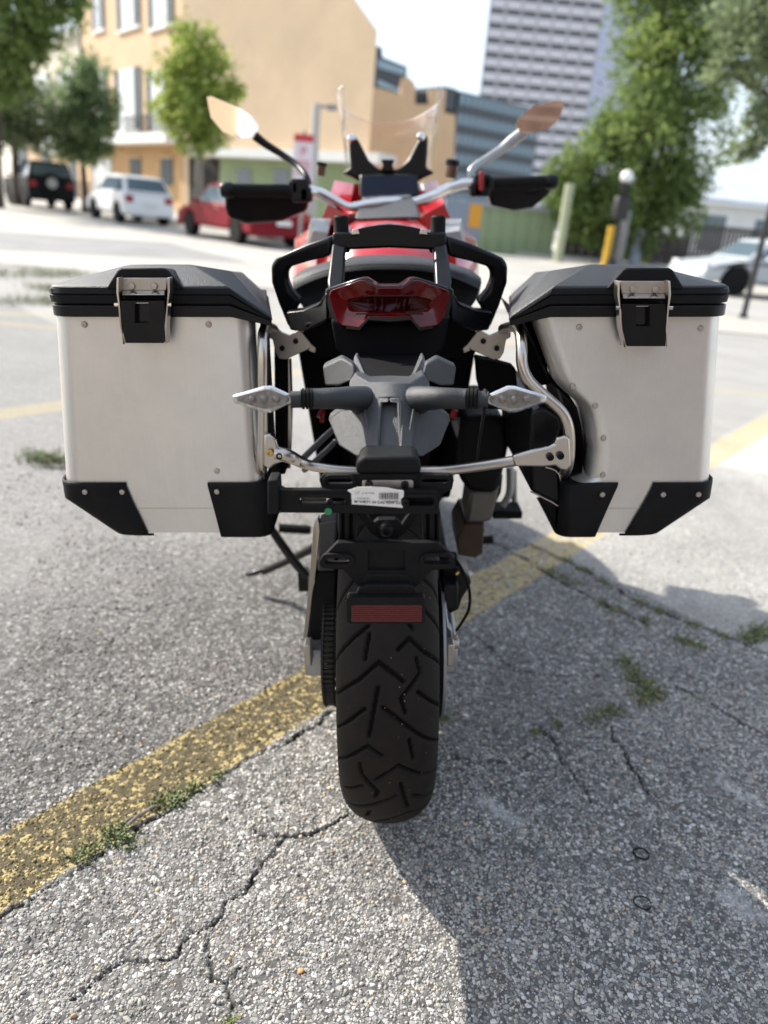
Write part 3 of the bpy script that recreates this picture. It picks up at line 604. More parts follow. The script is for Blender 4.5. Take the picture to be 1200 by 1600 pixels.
# frame, engine and shock: the dark mass in the middle
mb = MB()
for s in (-1, 1):
    mb.tube([(s * .06, .0, .98), (s * .10, .35, .93), (s * .13, .7, .86), (s * .14, .85, .62)], .014, 8); mb.tube([(s * .05, .05, .92), (s * .10, .4, .80), (s * .12, .72, .62)], .013, 8)
    mb.tube([(s * .13, .7, .86), (s * .12, .72, .50), (s * .09, .66, .36)], .025, 8); mb.tube([(s * .12, .72, .8), (s * .1, 1.1, .95), (s * .04, 1.32, 1.0)], .022, 8)
mb.obj('frame', MT['satin'], MC)
mb = MB(); mb.box((0, .95, .42), (.30, .5, .36)); mb.box((0, 1.1, .66), (.36, .24, .26), Matrix.Rotation(.35, 3, 'X')); mb.lathe([(0, -.18), (.11, -.18), (.13, -.14), (.13, .14), (.11, .18), (0, .18)], (0, .88, .42), (1, 0, 0), 24); mb.box((0, 1.33, .62), (.38, .05, .34)); mb.obj('engine', MT['satin'], MC, 30, .012)
mb = MB(); mb.box((0, .615, .26), (.30, .54, .18)); mb.obj('belly_sun_block', MT['matte'], MC, 30, .02)  # plain box added under the engine to keep sun out of the bike's shadow
mb = MB(); mb.box((0, .42, .80), (.16, .5, .16)); mb.box((0, .66, .70), (.2, .2, .32)); mb.slab([(555, 560), (660, 560), (668, 640), (640, 700), (575, 700), (548, 640)], .06, .12); mb.obj('airbox', MT['black'], MC, 30, .01)
mb = MB(); mb.tube([(-.05, .30, .58), (-.03, .46, .86)], .018, 10, 1); mb.obj('shock_absorber', MT['satin'], MC)
mb = MB(); mb.tube([(-.05 + .02 * t + .036 * math.cos(t * 44), .33 + .12 * t + .036 * math.sin(t * 44), .61 + .2 * t) for t in np.linspace(0, 1, 60)], .0055, 7, 1); mb.obj('shock_spring', MT['spring'], MC)
# silver diagonal stays seen left of the hugger
mb = MB(); mb.tube([at(468, 722, .12), at(500, 690, .2), at(520, 672, .25)], .0065, 8); mb.obj('peg_stay', MT['castmetal'], MC)
mb = MB(); mb.tube([at(475, 735, .12), at(508, 706, .2), at(524, 690, .25)], .0055, 8); mb.obj('peg_stay', MT['castmetal'], MC)
mb = MB(); mb.tube([at(712, 655, .25), at(728, 700, .25)], .011, 8); mb.obj('peg_stay', MT['castmetal'], MC)
mb = MB(); mb.tube([at(498, 652, .14), at(504, 640, .15), at(503, 660, .15)], .005, 8); mb.obj('adjuster_knob', MT['redpart'], MC)
mb = MB(); mb.tube([at(706, 652, .15), at(711, 640, .15)], .0075, 8); mb.obj('adjuster_knob', MT['redpart'], MC)
for pts, Y in (([(462, 520), (500, 500), (520, 520), (520, 600), (508, 650), (494, 655), (476, 590)], .16), ([(755, 520), (712, 505), (696, 520), (698, 600), (712, 640), (728, 580), (740, 560)], .16)):
    mb = MB(); mb.slab(pts, Y, .10); mb.obj('subframe_cover', MT['matte'], MC, 30, .006)
for P in ([(428, 535), (446, 552), (446, 742), (430, 742)], [(745, 560), (770, 565), (806, 575), (812, 640), (760, 640), (748, 600)], [(816, 506), (840, 498), (862, 600), (834, 606), (820, 572)]):
    mb = MB(); mb.slab(P, .1, .05); mb.obj('rack_backplate', MT['matte'], MC, 30, .004)
for q in (-1, 1):  # heel plates, added and enlarged to close sun gaps in the bike's shadow
    mb = MB(); mb.prism([Vector((q * (.150 + .05 * (z > .6)), y, z)) for y, z in ((.40, .48), (.70, .40), (.78, .55), (.74, .88), (.365, .90))], [Vector((q * (.128 + .05 * (z > .6)), y, z)) for y, z in ((.40, .48), (.70, .40), (.78, .55), (.74, .88), (.365, .90))]); mb.obj('heel_plate_sun_block', MT['matte'], MC, 30, .006)

# ---- tail light
tl = MB(); half = [(608.5, 447), (627, 447), (646, 434.5), (655, 434), (708, 451), (711, 462), (698, 508), (688, 515), (655, 518), (640, 502), (608.5, 502)]
yy = lambda p, y0: y0 + .06 * (abs(p[0] - 608.5) / 100) ** 2
tl.slab([(p[0], p[1], yy(p, -.055)) for p in sym(half)], 0, .09, taper=.12); tail = tl.obj('tail_light', MT['gloss'], MC, 30, .0025)
def shrink(P, k, c=(608.5, 476)): return [(c[0] + (p[0] - c[0]) * k, c[1] + (p[1] - c[1]) * k) for p in P]
h2 = [(608.5, 450), (627, 450.5), (646.5, 438.5), (654, 437.5), (700, 453.5), (703, 462), (690, 503), (683, 508.5), (657, 512), (641, 495), (608.5, 495)]
def grid_lens(outline, inner, y0, y1, name, m, bev):
    'ring of lens between an outline and an inner outline set at another depth'
    mb = MB(); n = len(outline); O = [at(p[0], p[1], yy(p, y0)) for p in outline]; I = [at(p[0], p[1], yy(p, y1)) for p in inner]
    mb.add(O + I, [(k, (k + 1) % n, (k + 1) % n + n, k + n) for k in range(n)]); return mb
o2 = sym(h2); in2 = sym([(608.5, 460), (627, 460), (638, 461), (652, 463), (673, 467), (676, 471), (672, 485), (667, 487.5), (648, 488), (638, 490), (608.5, 490)])
mb = grid_lens(o2, in2, -.062, -.052, 'lens', None, 0); O = [at(p[0], p[1], yy(p, -.062)) for p in o2]; B = [at(p[0], p[1], yy(p, -.03)) for p in o2]; n_ = len(O)
mb.add(O + B, [(k, (k + 1) % n_, (k + 1) % n_ + n_, k + n_) for k in range(n_)]); mb.obj('lens', MT['lens'], tail, 30, .0012, weld=.0002)
in3 = sym([(608.5, 463.5), (625, 463.5), (637, 464), (650, 466), (670, 469.5), (672, 472), (669, 482), (665, 484.5), (648, 485.5), (638, 487), (608.5, 487)])
mb = grid_lens(in2, in3, -.052, -.047, '', None, 0); mb.obj('lens_step', MT['lens'], tail, 20)
mb = MB(); mb.add([at(p[0], p[1], yy(p, -.047)) for p in in3], [tuple(range(len(in3)))])
mb.obj('inner_lens', MT['lens_dark'], tail, 0)
mb = MB()
for x in (575, 586, 597, 620, 631, 642): a, b_ = at(x, 466, -.0465), at(x, 485, -.0465); mb.box((a + b_) / 2, (.0009, .006, (a - b_).length * .95))
a, b_ = at(566, 461.5, -.049), at(651, 461.5, -.049); mb.box((a + b_) / 2, ((b_ - a).length, .004, .0022)); a, b_ = at(556, 490.5, -.05), at(661, 490.5, -.05); mb.box((a + b_) / 2, ((b_ - a).length, .004, .002))
mb.slab([(632, 487), (654, 485), (660, 489), (640, 493)], -.049, .003)
mb.slab([(590, 455), (627, 455), (633, 461), (584, 461)], -.05, .003)
mb.obj('lens_rib', MT['lens_dark'], tail, 30)
# undertail
mb = MB(); mb.slab([(516, 498), (535, 506), (683, 506), (702, 498), (694, 545), (676, 566), (541, 566), (525, 545)], -.025, .16, taper=.1); mb.obj('undertail', MT['matte'], MC, 30, .006)
mb = MB(); mb.slab([(552, 560, -.06), (665, 560, -.06), (664, 584, -.14), (640, 599, -.19), (608.5, 610, -.23), (577, 599, -.19), (553, 584, -.14)], 0, .12); mb.obj('undertail_tip', MT['matte'], MC, 20, .006)
for f in (lambda P: P, mir):
    mb = MB(); mb.slab(f([(510, 455, -.01), (498, 476, .04), (472, 486, .08), (446, 488, .10), (453, 517, .10), (480, 518, .07), (512, 502, .0)]), 0, .06); mb.obj('tail_panel', MT['satin'], MC, 30, .005)
    mb = MB(); mb.slab(f([(475, 505, .06), (520, 500, .02), (540, 560, .04), (500, 560, .1), (480, 540, .1)]), 0, .06); mb.obj('tail_under_panel', MT['matte'], MC, 30, .005)
# ---- luggage rack
mb = MB(); bar = [(519, 362), (536, 354), (560, 357), (608.5, 350), ]
bar = sym([(608.5, 350), (656, 357), (662, 363), (697, 363), (699, 381), (690, 391), (608.5, 387)])
mb.slab(bar, .10, .22, taper=.02)
post = [(519, 380), (541, 386), (539, 398), (537, 447), (513, 456), (511, 440)]
for P in (post, mir(post)): mb.slab([(p[0], p[1], .095 - (p[1] - 380) * .0014) for p in P], .1, .035)
rack = mb.obj('luggage_rack', MT['satin'], MC, 30, .004)
ed = MB(); ed.tube([at(548, 365, .092), at(562, 358.5, .092), at(608.5, 352, .092), at(655, 358.5, .092), at(669, 365, .092)], .0016, 6, 3); ed.obj('rack_edge', MT['satin'], rack)
for f in (lambda P: P, mir): mb = MB(); mb.slab(f([(551, 359), (559, 357), (562, 366), (549, 367)]), .088, .02); mb.obj('rack_clip', MT['steel'], rack, 30, .001)
for px in (533, 684.5):
    p = at(px, 352, .125); mb = MB(); mb.lathe([(0, .016), (.010, .016), (.0128, .013), (.0132, -.012), (.017, -.02), (.0175, -.034), (.013, -.045), (0, -.046)], p, (0, 0, 1), 24); mb.obj('rack_bumper', MT['rubber'], rack, 40)
# ---- grab rails
gl = [(521, 367, .10), (480, 381, .11), (431, 403, .13), (423, 413, .14), (424, 442, .14), (436, 475, .15), (450, 512, .15), (463, 517, .14), (461, 482, .14), (472, 472, .14), (455, 453, .14), (447, 434, .14), (450, 418, .13), (483, 408, .12), (517, 400, .10)]
for P in (gl, mir(gl)):
    mb = MB(); mb.slab(P, 0, .045); mb.obj('grab_rail', MT['satin'], MC, 30, .011, 3)
# ---- seat
def seat_ring(y, hw, zt, zb, crown):
    pts = []
    for k in range(25):
        t = -1 + 2 * k / 24; pts.append(Vector((t * hw * (1 if abs(t) < .9 else 1), y, zt - crown * abs(t) ** 2.6)))
    for x, z in ((hw * .98, (zt - crown + zb) / 2), (hw * .9, zb), (-hw * .9, zb), (-hw * .98, (zt - crown + zb) / 2)): pts.append(Vector((x, y, z)))
    return pts
c_ = at(608.5, 407, .34); zt = c_.z
mb = MB(); mb.loft([seat_ring(.33, .165, zt - .03, zt - .10, .035), seat_ring(.318, .186, zt - .016, zt - .095, .038), seat_ring(.325, .192, zt - .006, zt - .09, .036), seat_ring(.345, .193, zt, zt - .09, .034), seat_ring(.5, .19, zt + .0, zt - .09, .03), seat_ring(.66, .17, zt - .004, zt - .09, .03), seat_ring(.72, .14, zt - .05, zt - .11, .03), seat_ring(.95, .13, zt - .075, zt - .14, .03), seat_ring(1.1, .08, zt - .06, zt - .14, .02)])
seat = mb.obj('seat', MT['seat'], MC, 50)
mb = MB()
for k in range(-30, 31):
    x = k * .0052; z = zt - .0065 - .036 * (abs(x) / .192) ** 2.6; mb.box((x + .004, .3215, z + .0005), (.0036, .0022, .0016))
mb.obj('stitching', MT['seat'], seat, 0, kind='stuff')
# ---- hugger and indicator stalks
HY = lambda y: -.296 - (y - 590) * .00092
mb = MB()
SPZ = lambda p, d=0.: (p[0], p[1], HY(p[1]) + .022 * (abs(p[0] - 608.5) / 50) ** 2 + d)
mb.slab([SPZ(p, .009) for p in [(588, 612), (629, 612), (626, 716), (591, 716)]], 0, .03)
hug = mb.obj('mudguard', MT['hugger'], MC, 25, .003)
rs_ = [(640, 598), (662, 585), (672, 600), (668, 628), (656, 642), (650, 668), (643, 714), (624, 715), (626.5, 660), (627, 628), (624, 622), (608.5, 621.5)]
full = [(608.5, 597)] + rs_
nR = len(full); both = full + [(1217 - x, y) for x, y in full[1:-1]]
fr = [at(*SPZ(p)) for p in both]; bk = [v + Vector((0, .045, 0)) for v in fr]; nB = len(both)
lm = lambda i: i if i in (0, nR - 1) else i + nR - 1
QR = [(0, 1, 11, 12), (1, 10, 11), (1, 2, 3), (1, 3, 4), (1, 4, 10), (10, 4, 5, 9), (9, 5, 6), (9, 6, 7, 8)]
FF = QR + [tuple(lm(i) for i in q) for q in QR]
ring_ = list(range(nR)) + [lm(i) for i in range(nR - 2, 0, -1)]
mb = MB(); mb.add(fr + bk, FF + [tuple(i + nB for i in q) for q in FF] + [(ring_[k], ring_[(k + 1) % nB], ring_[(k + 1) % nB] + nB, ring_[k] + nB) for k in range(nB)])
mb.obj('spine', MT['hugger'], hug, 25, .003)
def panel(pts, name, t=.03, m='hugger', bev=.003):
    q = MB(); q.slab(pts, 0, t); return q.obj(name, MT[m], hug, 25, bev)
for f in (lambda P: P, mir):
    panel(f([(504, 573, -.20), (534, 559, -.22), (551, 569, -.245), (556, 584, -.25), (546, 596, -.25), (530, 603, -.23), (508, 603, -.205)]), 'upper_wing')
    panel(f([(551, 565, -.22), (557, 553, -.2), (572, 590, -.255), (580, 612, -.268), (560, 600, -.255)]), 'wing_rib')
    panel(f([(512, 655, -.285), (531, 640, -.30), (560, 637, -.31), (567, 650, -.327), (578, 712, -.385), (556, 714, -.37), (529, 697, -.33)]), 'lower_wing')
    panel(f([(565, 642, -.325), (571, 638, -.335), (588, 714, -.398), (580, 715, -.395)]), 'wing_rib')
    # frame round the centre channel
    panel(f([(588, 632, -.333), (592, 622, -.325), (608.5, 621.5, -.325), (608.5, 629, -.333), (597, 630, -.333), (593, 712, -.40), (587, 712, -.40)]), 'channel_rim', .02)
# indicators
for s, f in ((-1, lambda P: P), (1, mir)):
    tp = [at(p[0], p[1], p[2]) for p in f([(588, 633, -.285), (570, 628, -.30), (556, 623, -.325), (530, 622.5, -.345), (497, 623, -.35), (487, 623, -.352)])]
    mb = MB(); mb.tube(tp, [.028, .021, .0162, .0138, .0128, .0126], 20, 4); mb.obj('indicator_stalk', MT['lid'], hug, 40)
    q = [at(p[0], p[1], p[2]) for p in f([(488, 623, -.352), (470, 623, -.354)])]; d = (q[1] - q[0])
    mb = MB(); prof = []
    L_ = d.length
    for k in range(3): prof += [(.0130, L_ * (k / 3)), (.0130, L_ * (k / 3 + .22)), (.0108, L_ * (k / 3 + .25)), (.0108, L_ * (k / 3 + .31))]
    mb.lathe([(0, 0)] + prof + [(.0135, L_), (0, L_)], q[0], d, 20); mb.obj('rubber_boot', MT['rubber'], hug, 30)
    q = [at(p[0], p[1], p[2]) for p in f([(471, 624, -.354), (454, 624.5, -.356)])]
    mb = MB(); mb.lathe([(0, 0), (.0105, 0), (.0105, (q[1] - q[0]).length), (0, (q[1] - q[0]).length)], q[0], q[1] - q[0], 16); mb.obj('indicator_joint', MT['lid'], hug, 40)
    out6 = f([(361.5, 618), (364, 629), (412, 645), (424, 645), (456, 632), (459, 625), (454, 616), (424, 602.5), (412, 603)])
    ind = MB(); ind.slab([(p[0], p[1]) for p in out6], -.352, .016, taper=.25); body = ind.obj('indicator', MT['chrome'], hug, 30, .003)
    cen = (411 if s < 0 else 806, 624)
    I6 = [(cen[0] + (p[0] - cen[0]) * .86, cen[1] + (p[1] - cen[1]) * .70) for p in out6]
    mb = MB(); mb.slab(I6, -.3545, .004); mb.obj('reflector_bowl', MT['lamp_inner'], body, 30)
    mb = MB()
    for ox in (-18, 2, 22):
        p = at(cen[0] + ox * (1 if s < 0 else -1) * .95, 624, -.3548); mb.lathe([(.0052, 0), (.0042, .0018), (.002, .0026), (0, .0028)], p, (0, -1, 0), 12)
    mb.obj('led', MT['lamp_inner'], body, 50)
    mb = MB(); fr = [at(p[0], p[1], -.353) for p in out6]; fm = [at(cen[0] + (p[0] - cen[0]) * .8, cen[1] + (p[1] - cen[1]) * .72, -.3605) for p in out6]; n_ = len(fr)
    mb.add(fr + fm, [(k, (k + 1) % n_, (k + 1) % n_ + n_, k + n_) for k in range(n_)] + [tuple(range(n_, 2 * n_))]); mb.obj('lens', MT['clear'], body, 0, .0006)
mb = MB(); p = at(757.5, 624, -.352); mb.tube([at(756, 612, -.34), at(757, 640, -.35), at(752, 670, -.3), at(745, 720, -.2)], .0022, 7); mb.lathe([(.012, -.0025), (.0135, 0), (.012, .0025)], p, (1, 0, 0), 14); mb.obj('cable_tie', MT['rubber'], hug)
# ---- number plate carrier
PY = -.435
mb = MB(); mb.slab([(556, 741), (557, 722), (568, 713.5), (649, 713.5), (658, 722), (658, 741)], PY - .004, .05, taper=.05); tab = mb.obj('carrier_head', MT['black'], MC, 30, .004)
mb = MB(); slotted(mb, [(499, 750), (505, 742), (556, 740.5), (658, 740.5), (704, 742), (709, 750), (706, 764), (692, 772), (684, 790), (660, 800), (560, 800), (540, 780), (530, 770), (508, 768)], [stadium(511, 551, 749, 757), stadium(660, 702, 749, 757)], PY, .008); up = mb.obj('plate_carrier', MT['black'], MC, 30, .0012)
for x0, x1, y0, y1 in ((503, 557, 742.5, 766), (653, 706, 742.5, 764)):
    mb = MB(); slotted(mb, stadium(x0, x1, y0, y1), [stadium(x0 + 5, x1 - 5, y0 + 5, y1 - 6)], PY - .004, .006); mb.obj('slot_rim', MT['black'], up, 30, .0012)
mb = MB(); mb.slab([(566, 751), (644, 750.5), (646, 753), (646, 764), (565, 764)], PY - .0025, .003); mb.obj('name_plate', MT['plate'], up, 30, .0006)
def capscrew(px, py, Y, r, name, par, m='satin'):
    mb = MB(); mb.lathe([(r, 0), (r, .0035), (r * .85, .0045), (r * .52, .0045), (r * .5, .0015), (0, .0015)], at(px, py, Y), (0, -1, 0), 16); return mb.obj(name, MT[m], par, 40)
capscrew(576.5, 756, PY - .0025, .0048, 'screw', up); capscrew(632.5, 757, PY - .0025, .0048, 'screw', up)
mb = MB(); slotted(mb, [(432, 763), (441, 766), (683, 766), (685, 768), (685, 801), (683, 803), (437, 801), (432, 799)], [stadium(467, 540, 778, 788), stadium(634, 681, 778, 790)], PY - .012, .010); lb = mb.obj('carrier_bar', MT['black'], MC, 30, .0012)
mb = MB(); slotted(mb, stadium(461, 550, 772, 795), [stadium(466, 546, 777, 789)], PY - .0135, .004); mb.obj('slot_rim', MT['black'], lb, 30, .001)
mb = MB(); slotted(mb, stadium(626, 683, 772, 796), [stadium(632, 679, 777, 791)], PY - .0135, .004); mb.obj('slot_rim', MT['black'], lb, 30, .001)
mb = MB(); mb.slab([(418, 750), (434, 750), (436, 804), (418, 804)], PY - .022, .03); mb.slab([(432, 763), (444, 770), (455, 780), (455, 790), (436, 800)], PY - .008, .02); mb.obj('carrier_end', MT['black'], lb, 30, .002)
mb = MB(); p = at(513, 799, PY - .0135); mb.lathe([(.0044, 0), (.0044, .0008), (0, .001)], p, (0, -1, 0), 16); mb.obj('inspection_dot', MT['green'], lb)
for px in (516, 634): capscrew(px, 784, PY - .0125, .0042, 'screw', lb)
mb = MB(); mb.slab([(470, 778), (510, 778), (510, 788), (470, 788)], PY + .004, .002); mb.obj('bar_backing', MT['steel'], lb, 0)
# sticker: slightly crumpled paper
edge = [(543, 766.5, -.0146), (549, 764.5, -.0142), (559, 761, -.0140), (580, 760.5, -.0150), (604, 761.5, -.0146), (618, 764.5, -.0142), (630, 766, -.0138), (631, 769, -.0138), (629.5, 793.5, -.0128), (610, 792, -.0133), (590, 790.5, -.0140), (570, 789, -.0130), (549, 788, -.0128), (549, 771, -.0138)]
mb = MB(); mb.slab([(x, y, PY + z) for x, y, z in edge], 0, .0006); stk = mb.obj('label_sticker', MT['white'], lb, 20)
def printed(txt, px, py, h, par, bold=0., wide=1., tilt=0.):
    cu = bpy.data.curves.new('print', 'FONT'); cu.body = txt; cu.size = h; cu.offset = bold; cu.space_character = 1.08
    ob = bpy.data.objects.new('print', cu); me = bpy.data.meshes.new_from_object(ob); bpy.data.objects.remove(ob)
    p = at(px, py, PY - .0156); c_, s_ = math.cos(tilt), math.sin(tilt)
    mb = MB(); mb.add([(p.x + v.co.x * wide * c_ - v.co.y * s_, p.y + .0006 * 0, p.z + v.co.x * wide * s_ + v.co.y * c_) for v in me.vertices], [tuple(q.vertices) for q in me.polygons]); return mb.obj('printing', MT['ink'], par, 0)
printed('M6V4RT1 24 CAL REW S-I', 553.5, 785.6, .0042, stk, .00014, 1.06, -.03)
printed('UT', 555, 772, .0046, stk, -.00003, .9); printed('# 0019T8B', 566, 772, .0030, stk, 0, .98)
printed('RO3016T5A', 558, 780, .0032, stk, 0, .82); printed('ZDM001LR9RB', 600, 784, .0026, stk, 0, .95)
mb = MB(); r_ = random.Random(4); x = 592.5
while x < 622:
    w = r_.choice((.7, .7, 1.1, 1.6)); a = at(x, 770, PY - .0154); b_ = at(x + w, 780, PY - .0154); mb.add([(a.x, a.y, a.z), (b_.x, a.y, a.z), (b_.x, a.y, b_.z), (a.x, a.y, b_.z)], [(0, 1, 2, 3)]); x += w + r_.choice((.7, .9, 1.4))
mb.obj('barcode', MT['ink'], stk, 0)
# posts, big screw, lower plate, reflector
mb = MB()
for P in ([(529, 800), (534, 800), (534, 852), (529, 852)], [(538, 800), (546, 800), (546, 852), (538, 852)], [(551, 800), (556, 800), (556, 852), (551, 852)]):
    for f in (lambda q: q, mir): mb.slab(f(P), PY + .008, .012)
mb.slab([(533, 800), (556, 800), (556, 852), (533, 852)], PY + .018, .006); mb.slab(mir([(533, 800), (556, 800), (556, 852), (533, 852)]), PY + .018, .006)
mb.slab([(556, 801), (578, 833), (592, 843), (620, 843), (634, 833), (655, 801), (640, 801), (628, 820), (618, 812), (590, 812), (582, 820), (570, 801)], PY + .02, .012); mb.obj('carrier_post', MT['black'], MC, 30, .0015)
mb = MB(); p = at(604, 826.5, PY + .02); mb.lathe([(.0105, 0), (.0105, .002), (.0085, .003), (.0082, .006), (.006, .008), (.0036, .008), (.0034, .004), (0, .004)], p, (0, -1, 0), 24); mb.obj('carrier_bolt', MT['satin'], MC, 40)
LY = PY - .005
mb = MB(); slotted(mb, [(500, 876), (527, 848.5), (683, 848.5), (711, 872), (712, 882), (706, 888), (676, 891), (647, 920), (563, 920), (537, 890), (506, 888), (500, 884)], [stadium(508, 546, 872, 881), stadium(664, 704, 870, 881), [(575, 860), (633, 860), (633, 891), (575, 891)]], LY, .010); low = mb.obj('lower_plate', MT['black'], MC, 30, .0015)
mb = MB(); slotted(mb, [(567, 853), (641, 853), (641, 897), (567, 897)], [], LY + .004, .004); mb.obj('plate_recess', MT['black'], low, 30, .001)
for x0, x1, y0, y1 in ((501, 553, 866, 887), (656, 710, 865, 887)):
    mb = MB(); slotted(mb, stadium(x0, x1, y0, y1), [stadium(x0 + 5.5, x1 - 5.5, y0 + 5.5, y1 - 5.5)], LY - .005, .007); mb.obj('slot_rim', MT['black'], low, 30, .0012)
mb = MB(); mb.slab([(572, 898), (638, 898), (645, 912), (636, 920), (578, 920), (567, 910)], LY - .002, .003); mb.slab([(560, 920), (575, 914), (640, 914), (650, 920), (655, 936), (553, 936)], LY - .012, .03, taper=.1); mb.obj('reflector_bracket', MT['black'], low, 30, .002)
mb = MB(); slotted(mb, [(542, 936), (545, 933.5), (661, 933.5), (664, 936), (664, 971), (661, 974.5), (545, 974.5), (542, 971)], [[(549, 946), (659, 946), (659, 972), (549, 972)]], LY - .020, .014); rf = mb.obj('reflector_frame', MT['black'], low, 30, .0012)
mb = MB(); mb.slab([(548.5, 945.5), (659.5, 945.5), (659.5, 972.5), (548.5, 972.5)], LY - .0195, .008); mb.obj('reflector', MT['reflector'], rf, 0)
mb = MB()
for k in range(26): a, b_ = at(551 + k * 4.2, 949, LY - .0198), at(551 + k * 4.2, 969.5, LY - .0198); mb.box((a + b_) / 2, (.0005, .0009, (a - b_).length))
for k in range(7): a, b_ = at(550, 949 + k * 3.3, LY - .0198), at(658, 949 + k * 3.3, LY - .0198); mb.box((a + b_) / 2, ((a - b_).length, .0009, .0004))
mb.obj('reflector_prism', MT['reflector'], rf, 0)
# ---- case rack: tubes and brackets
mb = MB(); mb.tube([at(427, 514, .07), at(418, 511, .0), at(412, 519, -.07), at(411, 545, -.10), at(411, 640, -.105), at(410, 690, -.105), at(409, 728, -.10), at(411, 745, -.04)], .0086, 14)
mb.obj('rack_tube', MT['steel'], MC, 40)
mb = MB(); mb.tube([at(449, 560, .16), at(451, 640, .16), at(448, 730, .16)], .008, 12); mb.obj('rack_tube', MT['steel'], MC, 40)
mb = MB(); mb.tube([at(430, 708, -.115), at(450, 712, -.115), at(480, 726, -.10), at(520, 733, -.10), at(560, 735.5, -.10), at(608, 736, -.10), at(660, 736, -.10), at(700, 734.5, -.10), at(760, 727, -.11), at(805, 720, -.12)], [.010, .011, .0088, .0082, .0082, .0082, .0082, .0085, .0085, .009], 14)
mb.obj('rack_tube', MT['steel'], MC, 40)
mb = MB(); mb.tube([at(786, 514, .07), at(802, 510, .0), at(812, 518, -.07), at(815, 540, -.105), at(816, 570, -.115), at(826, 594, -.12), at(850, 618, -.125), at(877, 643, -.125), at(888, 668, -.125), at(890, 700, -.12), at(887, 728, -.11), at(878, 745, -.05)], .0090, 14); mb.obj('rack_tube', MT['steel'], MC, 40)
br = [(419, 508), (428, 507), (440, 519), (452, 524), (466, 516), (472, 519), (487, 538), (482, 546), (446, 562), (436, 561), (430, 551), (426, 531), (419, 527)]
for f in (lambda P: P, mir):
    mb = MB(); mb.slab(f(br), .085, .006); b1 = mb.obj('rack_bracket', MT['plate'], MC, 30, .0012)
    for x, y in f([(441, 544), (462, 533)]): capscrew(x, y, .084, .0048, 'bracket_bolt', b1)
    mb = MB(); mb.slab(f([(466, 517), (474, 500), (482, 488), (486, 492), (478, 506), (474, 520)]), .09, .01); mb.slab(f([(484, 536), (494, 544), (492, 552), (482, 548)]), .085, .02); mb.obj('bracket_clip', MT['plate'], b1, 30, .001)
mb = MB(); mb.slab([(412, 680), (420, 678), (432, 687), (434, 698), (446, 703), (470, 716), (470, 730), (440, 722), (428, 727), (420, 734), (411, 728)], -.120, .012); b2 = mb.obj('tube_bracket', MT['steel'], MC, 30, .003)
for x, y in ((422, 707), (437, 712)): capscrew(x, y, -.122, .0056, 'gold_screw', b2, 'gold' if x == 422 else 'satin')
mb = MB(); mb.slab([(800, 713), (840, 702), (858, 698), (867, 694), (869, 685), (884, 681), (891, 686), (893, 728), (886, 736), (876, 734), (868, 728), (848, 730), (805, 729)], -.138, .010); b3 = mb.obj('tube_bracket', MT['steel'], MC, 30, .003)
for x, y in ((859.5, 714), (875.5, 712)): capscrew(x, y, -.140, .0058, 'screw', b3)
# ---- exhaust
mb = MB(); mb.slab([(722, 652), (775, 648), (792, 660), (795, 700), (782, 760), (768, 772), (732, 768), (716, 745), (716, 690)], .22, .3); mb.obj('exhaust_collector', MT['black'], MC, 30, .012)
mb = MB(); mb.slab([(735, 768), (768, 768), (782, 757), (768, 815), (752, 818), (728, 818)], .23, .12); mb.obj('exhaust_heat_shield', mat('dull_heat_shield', (.16, .15, .135), .5, .6, .15, 20), MC, 30, .008)
mb = MB(); mb.slab([(726, 818), (752, 818), (757, 812), (754, 866), (742, 872), (716, 868), (714, 840)], .26, .16); mb.obj('exhaust_pipe', MT['bronze'], MC, 30, .01)
mb = MB(); mb.slab([(753, 770), (786, 742), (783, 770), (765, 806), (757, 806)], .3, .05); mb.slab([(744, 862), (755, 808), (757, 830), (752, 862), (742, 866)], .28, .1); mb.obj('exhaust_guard', MT['black'], MC, 30, .004)
mb = MB(); mb.slab([(829, 644), (850, 636), (874, 650), (880, 668), (873, 684), (866, 694), (868, 730), (875, 738), (878, 790), (862, 784), (829, 768)], -.075, .34, taper=.0); mb.obj('muffler', MT['satin'], MC, 30, .006)
mb = MB(); mb.tube([at(829, 768, -.078), at(862, 784, -.078), at(877, 790, -.078), at(876, 750, -.078), at(868, 735, -.078), at(852, 730, -.078)], .0014, 6, 2); mb.obj('muffler_edge', MT['steel'], MC)
mb = MB(); mb.tube([at(805, 645, .35), at(820, 655, .35), at(823, 690, .35), at(820, 712, .35)], .012, 8); mb.tube([at(797, 730, .4), at(796, 770, .4), at(785, 790, .4)], .009, 8); mb.tube([at(803, 735, .45), at(804, 790, .45)], .007, 8); mb.obj('passenger_peg_bracket', MT['castmetal'], MC)
mb = MB(); mb.box(at(790, 797, .42), (.07, .07, .02)); mb.obj('passenger_peg', MT['rubber'], MC, 30, .004)
# ---- side stand, pegs, lever
mb = MB(); mb.tube([at(492, 855, .62), at(450, 876, .7), at(412, 893, .78)], [.013, .011, .011], 10); mb.tube([at(416, 888, .78), at(398, 894, .78), at(386, 897, .79)], [.012, .014, .01], 10, flat=.7); mb.obj('side_stand', MT['satin'], MC)
mb = MB(); mb.tube([at(416, 790, .46), at(421, 820, .46), at(440, 850, .46), at(462, 880, .44), at(480, 902, .42)], [.010, .0105, .0115, .012, .011], 10); mb.box(at(475, 905, .44), (.025, .04, .05)); mb.obj('stand_link', MT['satin'], MC)
mb = MB(); mb.tube([at(436, 825, .75), at(486, 828, .75)], .013, 10, 1)
for k in range(9): p = at(438 + k * 5, 825.2 + k * .3, .75); mb.lathe([(.0135, -.0022), (.0152, 0), (.0135, .0022)], p, (1, 0, 0), 12)
mb.obj('foot_peg', MT['rubber'], MC)
